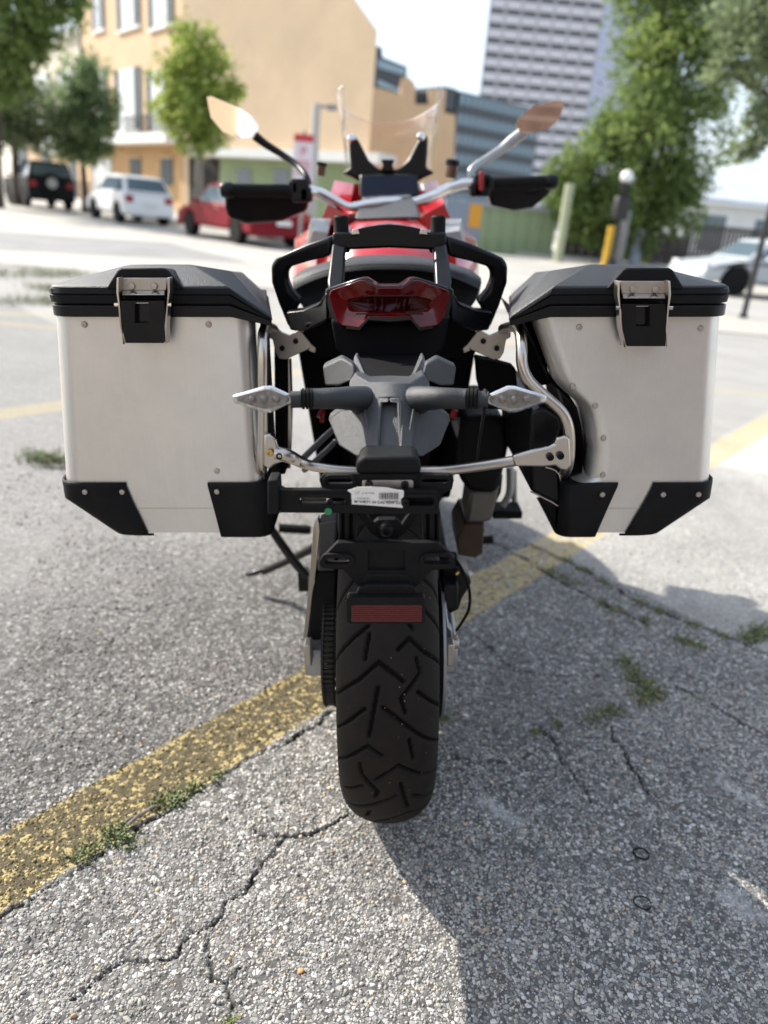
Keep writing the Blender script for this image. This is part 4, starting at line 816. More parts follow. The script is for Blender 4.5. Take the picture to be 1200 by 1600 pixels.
mb = MB(); mb.tube([at(728, 845, .75), at(770, 843, .75)], .013, 10, 1); mb.obj('foot_peg', MT['rubber'], MC)
# ---- tank, fairings, front
def ring(y, prof):
    return [Vector((x, y, z)) for x, z in prof] + [Vector((-x, y, z)) for x, z in reversed(prof) if abs(x) > 1e-4]
mb = MB(); zt2 = at(608, 345, .92).z
mb.loft([ring(.74, [(0, 1.0), (.06, .995), (.11, .97), (.13, .92), (.12, .86)]), ring(.80, [(0, 1.05), (.07, 1.045), (.13, 1.01), (.16, .95), (.14, .88)]), ring(.92, [(0, zt2), (.08, zt2 - .004), (.15, zt2 - .045), (.18, .98), (.16, .88)]), ring(1.05, [(0, zt2 + .004), (.085, zt2), (.165, zt2 - .045), (.2, .98), (.17, .86)]), ring(1.22, [(0, zt2 - .01), (.07, zt2 - .02), (.15, zt2 - .07), (.19, .97), (.16, .86)])])
mb.obj('fuel_tank', MT['red'], MC, 50)
for s in (-1, 1):
    q = lambda x: s * x
    mb = MB(); mb.loft([[Vector((q(x), y, z)) for x, z in P] for y, P in ((.90, [(.17, 1.0), (.19, .99), (.195, .93), (.175, .90)]), (1.05, [(.18, 1.06), (.245, 1.02), (.262, .93), (.19, .84)]), (1.25, [(.18, 1.09), (.285, 1.03), (.30, .9), (.2, .74)]), (1.45, [(.15, 1.12), (.25, 1.06), (.27, .9), (.18, .72)]), (1.66, [(.08, 1.1), (.14, 1.05), (.16, .92), (.10, .8)]))])
    mb.obj('side_fairing', MT['red'], MC, 50)
    mb = MB(); mb.loft([[Vector((q(x), y, z)) for x, z in P] for y, P in ((1.12, [(.11, 1.10), (.17, 1.13), (.19, 1.09), (.12, 1.05)]), (1.3, [(.10, 1.19), (.16, 1.2), (.19, 1.12), (.12, 1.06)]), (1.55, [(.05, 1.20), (.11, 1.19), (.14, 1.12), (.07, 1.06)]))])
    mb.obj('nose_panel', MT['red'], MC, 50)
    mb = MB(); mb.loft([[Vector((q(x), y, z)) for x, z in P] for y, P in ((.93, [(.16, 1.055), (.20, 1.06), (.215, 1.02), (.17, 1.0)]), (1.1, [(.16, 1.09), (.22, 1.09), (.235, 1.03), (.18, 1.0)]))])
    mb.obj('tank_trim', MT['castmetal'], MC, 50)
    mb = MB(); mb.tube([(q(.10), 1.36, 1.1), (q(.10), 1.5, .6), (q(.10), 1.58, .33)], .027, 12); mb.obj('fork_leg', MT['castmetal'], MC)
mb = MB(); mb.loft([ring(1.42, [(0, 1.2), (.09, 1.18), (.14, 1.1), (.12, 1.0)]), ring(1.6, [(0, 1.17), (.1, 1.14), (.15, 1.05), (.12, .96)]), ring(1.74, [(0, 1.08), (.06, 1.06), (.09, 1.0), (.06, .95)])]); mb.obj('front_cowl', MT['red'], MC, 50)
for q in (-.065, .065): mb = MB(); mb.box((q, 1.74, 1.03), (.09, .06, .04)); mb.obj('headlight', MT['gloss'], MC, 30, .01)
mb = MB(); mb.loft([[Vector((.075 * math.sin(t), 1.58 + .375 * math.sin(a), .325 + .375 * math.cos(a) - .04 * (1 - math.cos(t)))) for t in np.linspace(-1.3, 1.3, 9)] for a in np.linspace(-1.2, .7, 12)], closed=False); mb.obj('front_mudguard', MT['red'], MC, 50, solid=.003)
# top clamp, bars, controls
mb = MB(); mb.slab([(567, 308, 1.06), (642, 304, 1.06), (650, 316, 1.04), (659, 340, .94), (553, 342, .94), (561, 322, 1.04)], 1.0, .05); mb.obj('bar_clamp', MT['hugger'], MC, 30, .008)
mb = MB(); mb.slab([(566, 312, 1.045), (643, 307, 1.045), (643, 302, 1.09), (566, 306, 1.09)], 1.05, .02); mb.obj('clamp_top', MT['chrome'], MC, 30, .004)
mb = MB(); mb.tube([at(480, 298, 1.0), at(500, 302, 1.0), at(522, 314, 1.01), at(545, 325, 1.02), at(575, 320, 1.03), at(608, 316, 1.045), at(645, 317, 1.06), at(672, 308, 1.07), at(697, 296, 1.09), at(722, 288, 1.10), at(745, 286, 1.11)], .0148, 14); bars = mb.obj('handlebar', MT['chrome'], MC, 50)
for s, P, G, ey in ((-1, [(362, 297, .96), (420, 298, .98), (478, 299, 1.0)], [(350, 300, .99), (356, 290, .99), (470, 292, 1.06), (484, 305, 1.06), (478, 330, 1.06), (440, 346, 1.05), (384, 350, 1.02), (356, 340, .99), (351, 325, .99)], 0), (1, [(855, 284, 1.12), (800, 286, 1.115), (750, 287, 1.11)], [(862, 284, 1.16), (866, 290, 1.16), (855, 306, 1.16), (832, 325, 1.17), (802, 329, 1.17), (768, 321, 1.16), (762, 300, 1.16), (775, 286, 1.16), (845, 280, 1.16)], 0)):
    mb = MB(); mb.tube([at(*p) for p in P], .0175, 14, 3); mb.obj('grip', MT['rubber'], bars)
    e = at(*P[0]); mb = MB(); mb.lathe([(0, -.02), (.015, -.02), (.021, -.012), (.021, .01), (.017, .016), (0, .016)], e + Vector((s * .012, 0, 0)), (s, 0, 0), 16); mb.obj('bar_end', MT['satin'], bars, 40)
    mb = MB(); mb.slab(G, 0, .05); mb.obj('hand_guard', MT['satin'], MC, 30, .012, 3)
    mb = MB(); cx_, cy_, yy_ = (470, 298, 1.0) if s < 0 else (752, 290, 1.11)
    for dx, dy, w, h in ((0, 0, .05, .06), (-8 * s, 6, .035, .04), (10 * s, -4, .03, .035)): mb.box(at(cx_ + dx, cy_ + dy, yy_), (w, .05, h))
    mb.obj('switchgear', MT['satin'], bars, 30, .007)
    if s > 0: mb = MB(); mb.box(at(752, 283, 1.07), (.012, .012, .05)); mb.obj('starter_switch', MT['redpart'], bars, 30, .003)
    rx, ry, RY = (502, 264, 1.12) if s < 0 else (706, 264, 1.15)
    p = at(rx, ry, RY); mb = MB(); k_ = .62 if s < 0 else .85; mb.lathe([(0, -.03 * k_), (.018 * k_, -.03 * k_), (.02 * k_, .0), (.02 * k_, .008), (0, .008)], p, (.15, 0, 1), 16); res = mb.obj('fluid_reservoir', MT['amber'], bars, 40)
    mb = MB(); mb.lathe([(.0, .008), (.024 * k_, .008), (.025 * k_, .026 * k_), (.02 * k_, .03 * k_), (0, .03 * k_)], p, (.15, 0, 1), 16); mb.obj('reservoir_cap', MT['satin'], res, 40)
    # lever
    mb = MB(); mb.tube([at(cx_ + s * 8, cy_ + 4, yy_ + .05), at(cx_ + s * 60, cy_ + 10, yy_ + .06), at(cx_ + s * 90, cy_ + 8, yy_ + .04)], .006, 8); mb.obj('lever', MT['satin'], bars)
# mirrors
ML = [(323, 152), (330, 150), (377, 170), (392, 181), (404.5, 196), (404, 204), (391, 215), (377, 217.5), (348, 206), (329, 183)]
MR = [(806, 197), (809, 186), (832, 166), (866, 157), (880, 157.5), (881, 165), (873, 188), (855, 202), (832, 208), (815, 209)]
for s, P, st in ((-1, ML, [(398, 212, 1.10), (416, 226, 1.11), (440, 241, 1.11), (464, 258, 1.08), (478, 275, 1.03), (481, 288, 1.02)]), (1, MR, [(818, 207, 1.20), (800, 220, 1.20), (783, 234, 1.19), (760, 249, 1.17), (738, 264, 1.14), (733, 282, 1.12)])):
    Y0 = 1.10 if s < 0 else 1.18
    cxm = sum(p[0] for p in P) / len(P); cym = sum(p[1] for p in P) / len(P)
    tilt = lambda p: Y0 + (p[0] - cxm) * (.00003 if s < 0 else -.00003) + (p[1] - cym) * .00010
    mb = MB(); mb.slab([(cxm + (p[0] - cxm) * 1.04, cym + (p[1] - cym) * 1.05, tilt(p) + .001) for p in P], 0, .03, taper=.35); hs = mb.obj('mirror', MT['satin'], MC, 30, .005)
    mb = MB(); mb.slab([(p[0], p[1], tilt(p) - .0015) for p in P], 0, .003); mb.obj('mirror_glass', MT['mirror'], hs, 0)
    mb = MB(); mb.tube([at(*p) for p in st], [.013, .011, .0095, .009, .009, .011] if s < 0 else [.017, .0165, .013, .012, .011, .011], 12); mb.obj('mirror_arm', MT['satin'] if s < 0 else MT['castmetal'], hs, 50)  # right arm gets a lighter material, sunlight put into its colour
# dashboard and screen
mb = MB(); mb.slab([(561, 272, 1.24), (652, 271, 1.24), (656, 308, 1.20), (562, 310, 1.20)], 0, .03); dash = mb.obj('dashboard', MT['satin'], MC, 30, .008)
mb = MB(); mb.slab([(565, 276, 1.235), (648, 275, 1.235), (651, 304, 1.198), (566, 306, 1.198)], 0, .003); mb.obj('display', MT['navy'], dash, 0)
sp_ = [(545, 213), (552, 208), (562, 222), (576, 250), (592, 264), (608.5, 266), (608.5, 290), (570, 290), (562, 284), (552, 278), (534, 270), (548, 262), (546, 240)]
for Q in (sp_, [(p[0] - 3, p[1]) for p in mir(sp_)]): mb = MB(); mb.slab([(p[0], p[1], 1.27) for p in Q], 0, .05); mb.obj('screen_mount', MT['satin'], MC, 30, .008)
mb = MB(); mb.slab([(595, 249), (617, 249), (613, 258), (617, 268), (594, 268), (599, 258)], 1.25, .03); mb.obj('screen_knob', MT['satin'], MC, 30, .004)
for x, y in ((549, 216), (658, 213)): mb = MB(); mb.lathe([(0, -.006), (.011, -.006), (.013, 0), (.008, .008), (0, .009)], at(x, y, 1.26), (0, -1, .3), 14); mb.obj('screen_bolt', MT['chrome'], MC, 40)
top = [(536, 134, 1.27), (526, 143, 1.30), (530, 163, 1.36), (545, 178, 1.42), (572, 189, 1.47), (606, 193, 1.49), (640, 188, 1.47), (668, 174, 1.42), (686, 160, 1.36), (693, 143, 1.30), (684, 134, 1.27)]
bot = [(541, 258, 1.33), (540, 262, 1.36), (548, 264, 1.42), (562, 266, 1.48), (582, 268, 1.53), (607, 269, 1.55), (632, 268, 1.53), (652, 266, 1.48), (664, 264, 1.42), (674, 262, 1.36), (673, 258, 1.33)]
T = [at(*p) for p in top]; B = [at(*p) for p in bot]; mb = MB(); mb.loft([T, [t * .5 + b * .5 + Vector((0, .01, 0)) for t, b in zip(T, B)], B], closed=False); ws = mb.obj('windscreen', MT['screen'], MC, 60, solid=.004)
mb = MB(); mb.tube(T, .0019, 8, 4); mb.obj('screen_edge', clear_mat('screen_rim', (.95, .91, .87), .35, .3), ws)

# ---------------------------------------------------------------- aluminium side cases
def case(s, cut):
    label = ('brushed aluminium side case with an S-shaped cut-out for the exhaust' if cut else 'brushed aluminium side case with a plain square body, hung opposite the exhaust')
    X = lambda v: s * v
    ce = Vector((X(.35), .12, .60))
    E = empty('side_case', label, 'pannier', loc=BIKE @ ce, rot=(0, -LEAN, 0), group='aluminium side cases on the motorcycle', org=ce)
    Y0, Y1 = -.10, .36
    TOE = .16
    x1 = lambda z: .540 - .026 * (z - .692) / .275 if z >= .664 else .543 - (.664 - z) * 1.25
    def x0(z):
        if not cut: return .208
        P = [(.60, .300), (.689, .296), (.699, .331), (.74, .332), (.785, .322), (.815, .312), (.837, .288), (.857, .264), (.885, .252), (.95, .218), (1.0, .21)]
        for (a, u), (b, v) in zip(P[:-1], P[1:]):
            if a <= z <= b: t = (z - a) / (b - a); t = t * t * (3 - 2 * t); return u + (v - u) * t
        return P[0][1] if z < .6 else P[-1][1]
    def rr(xa, xb, z, r=.034, n=7, ya=Y0, yb=Y1, ri=.032 if cut else .024):
        pts = []
        for (cx, cy, a0, r_) in ((xb - r, ya + r, -90, r), (xb - r, yb - r, 0, r), (xa + ri, yb - ri, 90, ri), (xa + ri, ya + ri, 180, ri)):
            for k in range(n + 1):
                a = rad(a0 + 90 * k / n); xx, yy2 = cx + r_ * math.cos(a), cy + r_ * math.sin(a); pts.append(Vector((X(xx + TOE * max(0, yy2 - Y0 - .03) * (xb - xx) / (xb - xa)), yy2, z)))
        return pts
    zs = [.604, .634, .664, .692] + ([.695, .70, .72, .75, .77, .785, .80, .812, .824, .836, .848, .86, .872, .885, .91] if cut else []) + [.967]
    mb = MB(); mb.loft([rr(x0(z), x1(z), z) for z in zs]); body = mb.obj('case_body', MT['alu'], E, 26, weld=.00005)
    # folded seam where the bottom slopes in
    mb = MB(); xa, xb = x0(.65) + .06, .45; mb.box((X((xa + xb) / 2), Y0 - .0004, .648), (xb - xa, .0016, .0016)); mb.obj('case_seam', MT['alu_edge'], body, 0)
    if cut:
        P = [(.331, .703), (.332, .74), (.322, .785), (.312, .815), (.288, .837), (.264, .857), (.252, .885)]
        P3 = [(.294, .60), (.290, .69), (.331, .703)] + P[1:] + [(.218, .95)]
        V = [[Vector((X(x - .004 + k * TOE * .3), yv, z - .003)) for x, z in P3] for k, yv in ((0, Y0 + .031), (.2, Y0 + .14), (.4, Y1 - .02))]
        mb = MB(); mb.loft(V, closed=False); mb.obj('cutout_shade', MT['matte'], body, 60)  # black sheet standing in for shade on the inner wall of the cut-out
    else:
        mb = MB(); mb.box((X(.226), (Y0 + Y1) / 2 + .02, .79), (.014, .38, .34), Matrix.Rotation(-s * .15, 3, 'Z')); mb.obj('inner_wall', MT['black'], body, 30, .003)
    # corner guards, shells round the lower corners
    def guard(outer):
        rings = []
        for z, cutx in ((.694, .431), (.688, .431), (.662, .424), (.630, .413), (.601, .404)) if outer else ((.694, .296), (.688, .296), (.648, .289), (.598, .281)):
            if cut and outer: cutx += .006 - (.694 - z) * .1
            if cut and not outer: cutx += .083 - (.694 - z) * .14; 
            xb, xa, r, t = x1(z) + .004, x0(z) - .004, .034, .0045
            pts = []
            if outer:
                pts = [(cutx, Y0 - t), (xb - r, Y0 - t)] + [(xb - r + (r + t * .6) * math.sin(rad(a)), Y0 + r - (r + t) * math.cos(rad(a))) for a in (18, 36, 54, 72, 90)] + [(xb + t * .4, .02), (xb + t * .4, .09)]
            else:
                pts = [(cutx, Y0 - t), (xa + .02, Y0 - t)] + [(xa + .02 - (.02 + t * .6) * math.sin(rad(a)), Y0 + .02 - (.02 + t) * math.cos(rad(a))) for a in (18, 36, 54, 72, 90)] + [(xa - t * .4, .02), (xa - t * .4, .09)]
            rings.append([Vector((X(x), y, z)) for x, y in pts])
        last = rings[-1]; rings.append([Vector((p.x * .985, p.y + .012, p.z - .006)) for p in last])
        mb = MB(); mb.loft(rings, closed=False); g = mb.obj('corner_guard', MT['black'], body, 40, solid=.004)
        return g
    g1, g2 = guard(True), guard(False)
    # rivets and bolts
    rv = MB(); rv.lathe([(.0046, -.001), (.0048, .0012), (.0040, .0028), (.0018, .0033), (.0014, .0028), (0, .0028)], (0, 0, 0), (0, -1, 0), 14)
    rivet = rv.obj('rivet', MT['plate'], body, 40, shift=(0, 0, 0)); first = [True]
    def put(px, py, par, dy=0.):
        p = at(px, py, Y0 - dy) - ce
        if first[0]: o = rivet; first[0] = False
        else: o = dup(rivet, par, deep=False)
        o.parent = par; o.location = p
    if cut:
        for q in ((905, 511), (1095, 513), (895, 604), (930, 634), (943, 685), (942, 742)): put(*q, body)
        for q in ((1036, 772.5), (1091, 772.5)): put(*q, g1, .0045)
        put(941, 772.5, g2, .0045)
    else:
        for q in ((132, 507), (326, 507), (339, 736)): put(*q, body)
        for q in ((133, 768.5), (191, 768.5)): put(*q, g1, .0045)
        put(339, 768, g2, .0045)
    # lid: two rubber-lipped bands that dip on the inner side, then a faceted cover with a flush centre rib
    xi, xo = (.178, .512) if not cut else (.186, .516)
    def band(z, grow, r=.04):
        pts = []
        xa, xb = xi - grow, xo + grow; ya, yb = Y0 - .010 - grow, Y1 + .01 + grow
        base = [(xa + (.0), ya), (xa + .06, ya)] + [(xb - r + r * math.sin(rad(a)), ya + r - r * math.cos(rad(a))) for a in (0, 22, 45, 67, 90)] + [(xb - r + r * math.cos(rad(a)), yb - r + r * math.sin(rad(a))) for a in (0, 22, 45, 67, 90)] + [(xa + .06, yb), (xa, yb)]
        for x, y in base:
            drop = max(0, (xa + .062 - x)) * .76 * min(1, max(.28, (z - .955) / .049))
            pts.append(Vector((X(x + TOE * max(0, y - Y0) * (xb - x) / (xb - xa)), y, z - drop - max(0, y - Y0) * .03)))
        return pts
    mb = MB(); mb.loft([band(.962, -.002), band(.961, .003), band(.978, .003), band(.9785, 0)]); low = mb.obj('lid_seal', MT['satin'], E, 30, .0015)
    mb = MB(); mb.loft([band(.979, -.004), band(.9815, -.004), band(.9815, .0035), band(.992, .0045), band(.994, .0025), band(.9955, .0045), band(1.004, .0025), band(1.004, -.01)]); lid = mb.obj('lid', MT['black'], E, 30, .001)
    za, zb = 1.003, 1.037
    def cover(z, ins, insr):
        xa, xb = xi + .0, xo; ya, yb = Y0 - .010, Y1 + .01
        xa2, xb2, ya2, yb2 = xa + ins * 1.15, xb - ins * 1.9, ya + insr, yb - ins
        return [Vector((X(x + TOE * max(0, y - Y0) * (xb - x) / (xb - xa)), y, z - (d if z < 1.02 else d * .2) - max(0, y - Y0) * (.03 if z < 1.02 else .085))) for x, y, d in ((xa2, ya2 + .012, .044), (xa2 + .06, ya2, 0), (xb2 - .03, ya2, 0), (xb2 - .008, ya2 + .010, 0), (xb2, ya2 + .034, 0), (xb2, yb2 - .03, 0), (xb2 - .03, yb2, 0), (xa2 + .06, yb2, 0), (xa2, yb2, .044))]
    mb = MB(); mb.loft([cover(za - .004, -.002, -.002), cover(za + .003, .0, .0), cover(zb - .002, .05, .062), cover(zb, .055, .067)]); mb.obj('lid_cover', MT['lid'], lid, 30, .004, 3)
    cx = (.408, .298) if not cut else (.300, .408)
    xm = (.360 if not cut else .381)
    wt, wb = .037, .058
    f = [Vector((X(xm + a), Y0 - .0165, z)) for a, z in ((-wb, za - .001), (wb, za - .001), (wt, zb - .008), (wt - .006, zb - .005), (-wt + .006, zb - .005), (-wt, zb - .008))]
    bk = [Vector((v.x + s * .02, Y1 - .05, v.z - .036)) for v in f]
    mb = MB(); mb.prism(f, bk); mb.obj('lid_rib', MT['black'], lid, 30, .003)
    # latch
    lat = MB(); q = lambda px, py, dy: at(px, py, Y0 - .0165 - dy)
    c0 = 223.5 if not cut else 1006.5
    def LP(pts, dy, t, name, m, par, bev=.0012):
        k = MB(); k.slab([(c0 + a, b, Y0 - .0165 - (dy if len(p) < 3 else p[2])) for p in pts for a, b in [p[:2]]], 0, t); return k.obj(name, MT[m], par, 30, bev)
    oy = 0 if not cut else 5
    la = LP([(-38, 434 + oy), (38, 434 + oy), (36, 454 + oy), (-35, 454 + oy)], .004, .004, 'latch', 'plate', E)
    for sx in (-1, 1):
        LP([(sx * 38, 434 + oy), (sx * 41, 434 + oy), (sx * 42, 456 + oy), (sx * 39, 476 + oy), (sx * 36.5, 510 + oy, .024), (sx * 33 + 4, 537 + oy, .014), (sx * 33 + 2, 537 + oy, .014), (sx * 34, 510 + oy, .024), (sx * 36.5, 476 + oy), (sx * 38.5, 456 + oy)], .022, .02, 'latch_flange', 'steel', la, .0006)
        mbp = MB(); mbp.lathe([(0, 0), (.0026, 0), (.0026, .006), (0, .007)], q(c0 + sx * 38, 476 + oy, .02), (sx, 0, 0), 10); mbp.obj('latch_pin', MT['chrome'], la)
        mbp = MB(); mbp.lathe([(.0052, 0), (.0054, .002), (.0045, .0035), (0, .0038)], q(c0 + sx * 17.5, 447 + oy, .004), (0, -1, 0), 14); mbp.obj('latch_bolt', MT['plate'], la, 40)
    LP([(-34, 454 + oy), (33, 454 + oy), (34, 461 + oy, .022), (-33, 461 + oy, .022)], .006, .006, 'latch_lip', 'chrome', la)
    k = MB(); slotted(k, [(c0 - 35, 470 + oy), (c0 + 33, 470 + oy), (c0 + 35, 506 + oy), (c0 + 33, 536 + oy), (c0 - 27, 536 + oy), (c0 - 34, 506 + oy)], [[(c0 - 13, 473 + oy), (c0 + 9, 473 + oy), (c0 + 9, 505 + oy), (c0 - 13, 505 + oy)]], Y0 - .038, .016); k.obj('latch_lever', MT['satin'], la, 30, .0015)
    k = MB(); k.slab([(c0 - 15, 471 + oy), (c0 + 11, 471 + oy), (c0 + 11, 507 + oy), (c0 - 15, 507 + oy)], Y0 - .026, .005); k.obj('latch_recess', MT['gloss'], la, 0)
    k = MB(); a, b_ = q(c0 - 13, 472 + oy, .016), q(c0 + 9, 472 + oy, .016); k.tube([a, b_], .0022, 8, 1); k.obj('latch_rod', MT['chrome'], la)
    return E
case(-1, False); case(1, True)

# ---------------------------------------------------------------- street and city
CW_ = BIKE @ CAM
def pixel_ray(px, py):  # world-space ray through an image pixel
    a = (px - 600) / FPX; b = (800 - py) / FPX; cp, sp = math.cos(PITCH), math.sin(PITCH)
    return (BIKE.to_3x3() @ Vector((a, cp + b * sp, -sp + b * cp)))
class Wall:
    'an upright plane through a plan point, along a plan direction; t = metres along it, n = metres out of it towards the viewer'
    def __init__(s, p, d):
        s.p = Vector((p[0], p[1], 0)); s.d = Vector((d[0], d[1], 0)).normalized(); s.n = Vector((s.d.y, -s.d.x, 0))
        if s.n.dot(CW_ - s.p) < 0: s.n = -s.n
    def tz(s, px, py):
        r = pixel_ray(px, py); k = (s.p - CW_).dot(s.n) / r.dot(s.n); q = CW_ + r * k; return ((q - s.p).dot(s.d), q.z)
    def at(s, t, z, n=0): return s.p + s.d * t + s.n * n + Vector((0, 0, z))
    def rot(s): return Matrix((s.d, s.n, Vector((0, 0, 1)))).transposed()
    def block(s, mb, t0, t1, z0, z1, n0, n1): mb.box(s.at((t0 + t1) / 2, (z0 + z1) / 2, (n0 + n1) / 2), (abs(t1 - t0), abs(n1 - n0), abs(z1 - z0)), s.rot())
def thing(o, label, cat, group=None):
    o['label'] = label; o['category'] = cat
    if group: o['group'] = group
    return o
M2 = {}
M2['stucco'] = mat('tan_stucco', (.60, .42, .26), .9, 0, .08, .7, .1, 8, coord='Object')
M2['stucco_pale'] = mat('pale_tan_stucco', (.60, .45, .30), .9, 0, .10, .5, .1, 8)
M2['ochre'] = mat('ochre_wall', (.50, .32, .16), .9, 0, .12, 1.2)
M2['cream'] = mat('cream_wall', (.60, .54, .42), .9, 0, .1, .8)
M2['white'] = mat('white_paint', (.74, .74, .72), .6, 0, .06, 2)
M2['shutter'] = mat('dark_shutter', (.035, .055, .07), .6)
M2['glass'] = mat('window_glass', (.10, .14, .18), .12, 0, coat=.3)
M2['curtain'] = mat('pale_sash', (.60, .62, .62), .5, 0, .1, 3)
M2['dark'] = mat('dark_opening', (.02, .018, .016), .9)
M2['greenwall'] = mat('faded_green_paint', (.27, .34, .20), .85, 0, .12, 1.5)
M2['roofgrey'] = mat('grey_roof', (.30, .31, .32), .7, 0, .1, 2)
M2['road'] = mat('pale_concrete_road', (.45, .42, .365), .95, 0, .16, .35, .3, 30, col2=(.33, .315, .29))
M2['walk'] = mat('sidewalk_concrete', (.48, .455, .41), .95, 0, .1, 1)
M2['bark'] = mat('tree_bark', (.085, .068, .052), .95, 0, .35, 14, .5, 30)
M2['barkgrey'] = mat('pale_bark', (.24, .215, .18), .95, 0, .3, 14, .5, 30)
M2['steelgrey'] = mat('weathered_grey_metal', (.27, .27, .27), .5, .4, .15, 4)
M2['yellowpaint'] = mat('yellow_painted_steel', (.62, .37, .03), .5, 0, .12, 8)
M2['blackiron'] = mat('black_iron', (.015, .015, .016), .5)
M2['orange'] = mat('orange_panel', (.62, .28, .02), .5)
M2['brick'] = mat('brown_brick', (.105, .058, .042), .9, 0, .35, 2.5)
M2['curtainwall'] = mat('blue_grey_glass', (.27, .36, .42), .15, .1, .25, .08)
M2['mullion'] = mat('dark_mullion', (.055, .062, .072), .5)
M2['towergrey'] = mat('tower_concrete', (.60, .585, .62), .8, 0, .06, .05)
M2['towercol'] = mat('tower_column', (.40, .385, .41), .8, 0, .06, .05)
M2['towerglass'] = mat('tower_window', (.13, .13, .15), .35)
M2['lavender'] = mat('lavender_panels', (.46, .47, .58), .55, 0, .05, .06)
M2['fencewood'] = mat('dark_fence_boards', (.06, .05, .045), .8, 0, .25, 3)
M2['signred'] = mat('sign_red', (.50, .04, .05), .5)
M2['globe'] = mat('lamp_globe', (.85, .85, .80), .3)
# road, kerb, sidewalk
def sheet(name, pts, z, m, depth=0):
    mb = MB()
    if depth: mb.prism([Vector((x, y, z)) for x, y in pts], [Vector((x, y, z - depth)) for x, y in pts])
    else: mb.add([Vector((x, y, z)) for x, y in pts], [tuple(range(len(pts)))])
    o = mb.obj(name, m, None, 0); o['kind'] = 'structure'; return o
sheet('road', [(-900, 60), (-40, 31), (-12, 12.2), (-5.4, 9.5), (4, 9.2), (14, 8.2), (60, 6), (900, -20), (900, 900), (-900, 900)], .008, M2['road'])
sheet('sidewalk', [(-1.8, 20.4), (-19.5, 44), (-22, 60), (5, 60), (4.2, 31)], .13, M2['walk'], .16)
sheet('sidewalk', [(4.4, 29.9), (7.6, 28.2), (13, 31), (40, 29), (40, 60), (4.4, 60)], .13, M2['walk'], .16)
# darker asphalt repair and tyre-worn lane across the street
sheet('road_patch', [(-9.8, 15.0), (-6.2, 11.6), (-2.5, 13.6), (-5.0, 17.3)], .012, mat('grey_road_patch', (.24, .235, .23), .95, 0, .2, 1))
sheet('road_patch', [(2.2, 12.5), (9, 11.6), (9.5, 14.6), (2.8, 15.8)], .012, mat('grey_lane_wear', (.34, .33, .31), .95, 0, .15, 1))

# ---- town house with shuttered windows and the big blank gable
F = Wall((-10.4, 41), (-.6, .8)); G = Wall((-10.4, 41), (.76, -.65))
th = empty('town_house', 'tan town house with tall white windows, dark shutters and a big blank side wall', 'building', loc=(-10.4, 41, 0), org=(-10.4, 41, 0))
tE = F.tz(126, 80)[0]
gR = G.tz(590, 48); gA = G.tz(548, -12)
mb = MB(); P2 = [(0, 0), (gR[0], 0), (gR[0], gR[1]), (gA[0], gA[1]), (gR[0] * .52, gR[1] + 5.2), (0, gR[1] + 4.2)]
mb.prism([G.at(t, z) for t, z in P2], [G.at(t, z) + Vector((-.5, 7, 0)) for t, z in P2]); mb.obj('side_wall', M2['stucco_pale'], th, 0)
mb = MB(); F.block(mb, .02, tE, 3.35, 13.5, -6, 0); F.block(mb, .02, tE, 0, 3.35, -6, -.55); mb.obj('front_wall', M2['stucco'], th, 0)
mb = MB(); F.block(mb, 0.05, .42, 0, 3.3, -.5, .02); mb.obj('corner_pier', M2['ochre'], th, 0)
mb = MB(); F.block(mb, .45, tE, 0, 3.3, -.55, -.5); mb.obj('ground_floor_wall', M2['ochre'], th, 0)
for (a, b_, c, d) in ((186, -40, 218, 48), (235, -40, 271, 45), (147, -40, 161, 49), (184, 103, 220, 205), (233, 104, 268, 205), (140, 106, 168, 203)):
    t1, z1 = F.tz(a, d); t0, z0 = F.tz(b_ if False else c, b_); z0 = F.tz(c, b_)[1]; w = abs(t1 - t0)
    mb = MB(); F.block(mb, t0, t1, z1 - .05, z0, 0, .05); win = mb.obj('window', M2['white'], th, 0)
    mb = MB(); F.block(mb, t0 + w * .24, t1 - w * .2, z1 + .1, z0 - .1, .051, .075); mb.obj('pane', M2['curtain'] if a > 150 else M2['glass'], win, 0)
    mb = MB(); F.block(mb, t0 + .0, t0 + w * .22, z1, z0, .06, .11); mb.obj('shutter', M2['shutter'], win, 0)
    mb = MB(); F.block(mb, t1 - w * .14, t1, z1, z0, .06, .11); mb.obj('shutter', M2['shutter'], win, 0)
    mb = MB(); F.block(mb, t0 - .05, t1 + .05, z1 - .18, z1 - .06, 0, .14); mb.obj('sill', M2['white'], win, 0)
    mb = MB(); F.block(mb, t0 + w * .5 - .03, t0 + w * .5 + .05, z1 + .1, z0 - .1, .07, .09); F.block(mb, t0 + w * .2, t1 - w * .2, (z0 + z1) / 2 - .03, (z0 + z1) / 2 + .03, .07, .092); mb.obj('muntin', M2['white'], win, 0)
mb = MB(); t0, z0 = F.tz(272, 225); t1, z1 = F.tz(183, 216); F.block(mb, .1, t1 + 5, z0, z0 + .42, -.5, .9); bal = mb.obj('balcony', M2['white'], th, 0)
mb = MB()
for k in range(46): F.block(mb, .2 + k * .13, .22 + k * .13, z0 + .42, z0 + 1.25, .8, .82)
F.block(mb, .1, 6.3, z0 + 1.25, z0 + 1.30, .78, .84); mb.obj('railing', M2['blackiron'], bal, 0, kind='stuff')
for (a, b_, c, d) in ((192, 246, 207, 281), (239, 246, 256, 287)):
    t1, z1 = F.tz(a, d); t0, z0_ = F.tz(c, b_)
    mb = MB(); F.block(mb, t0, t1, z1, z0_, -.5, -.44); w_ = mb.obj('window', M2['shutter'], th, 0)
    mb = MB(); F.block(mb, t0 - .06, t1 + .06, z0_, z0_ + .12, -.5, -.40); mb.obj('lintel', M2['stucco'], w_, 0)
t1 = F.tz(130, 240)[0]; t0 = F.tz(162, 240)[0]
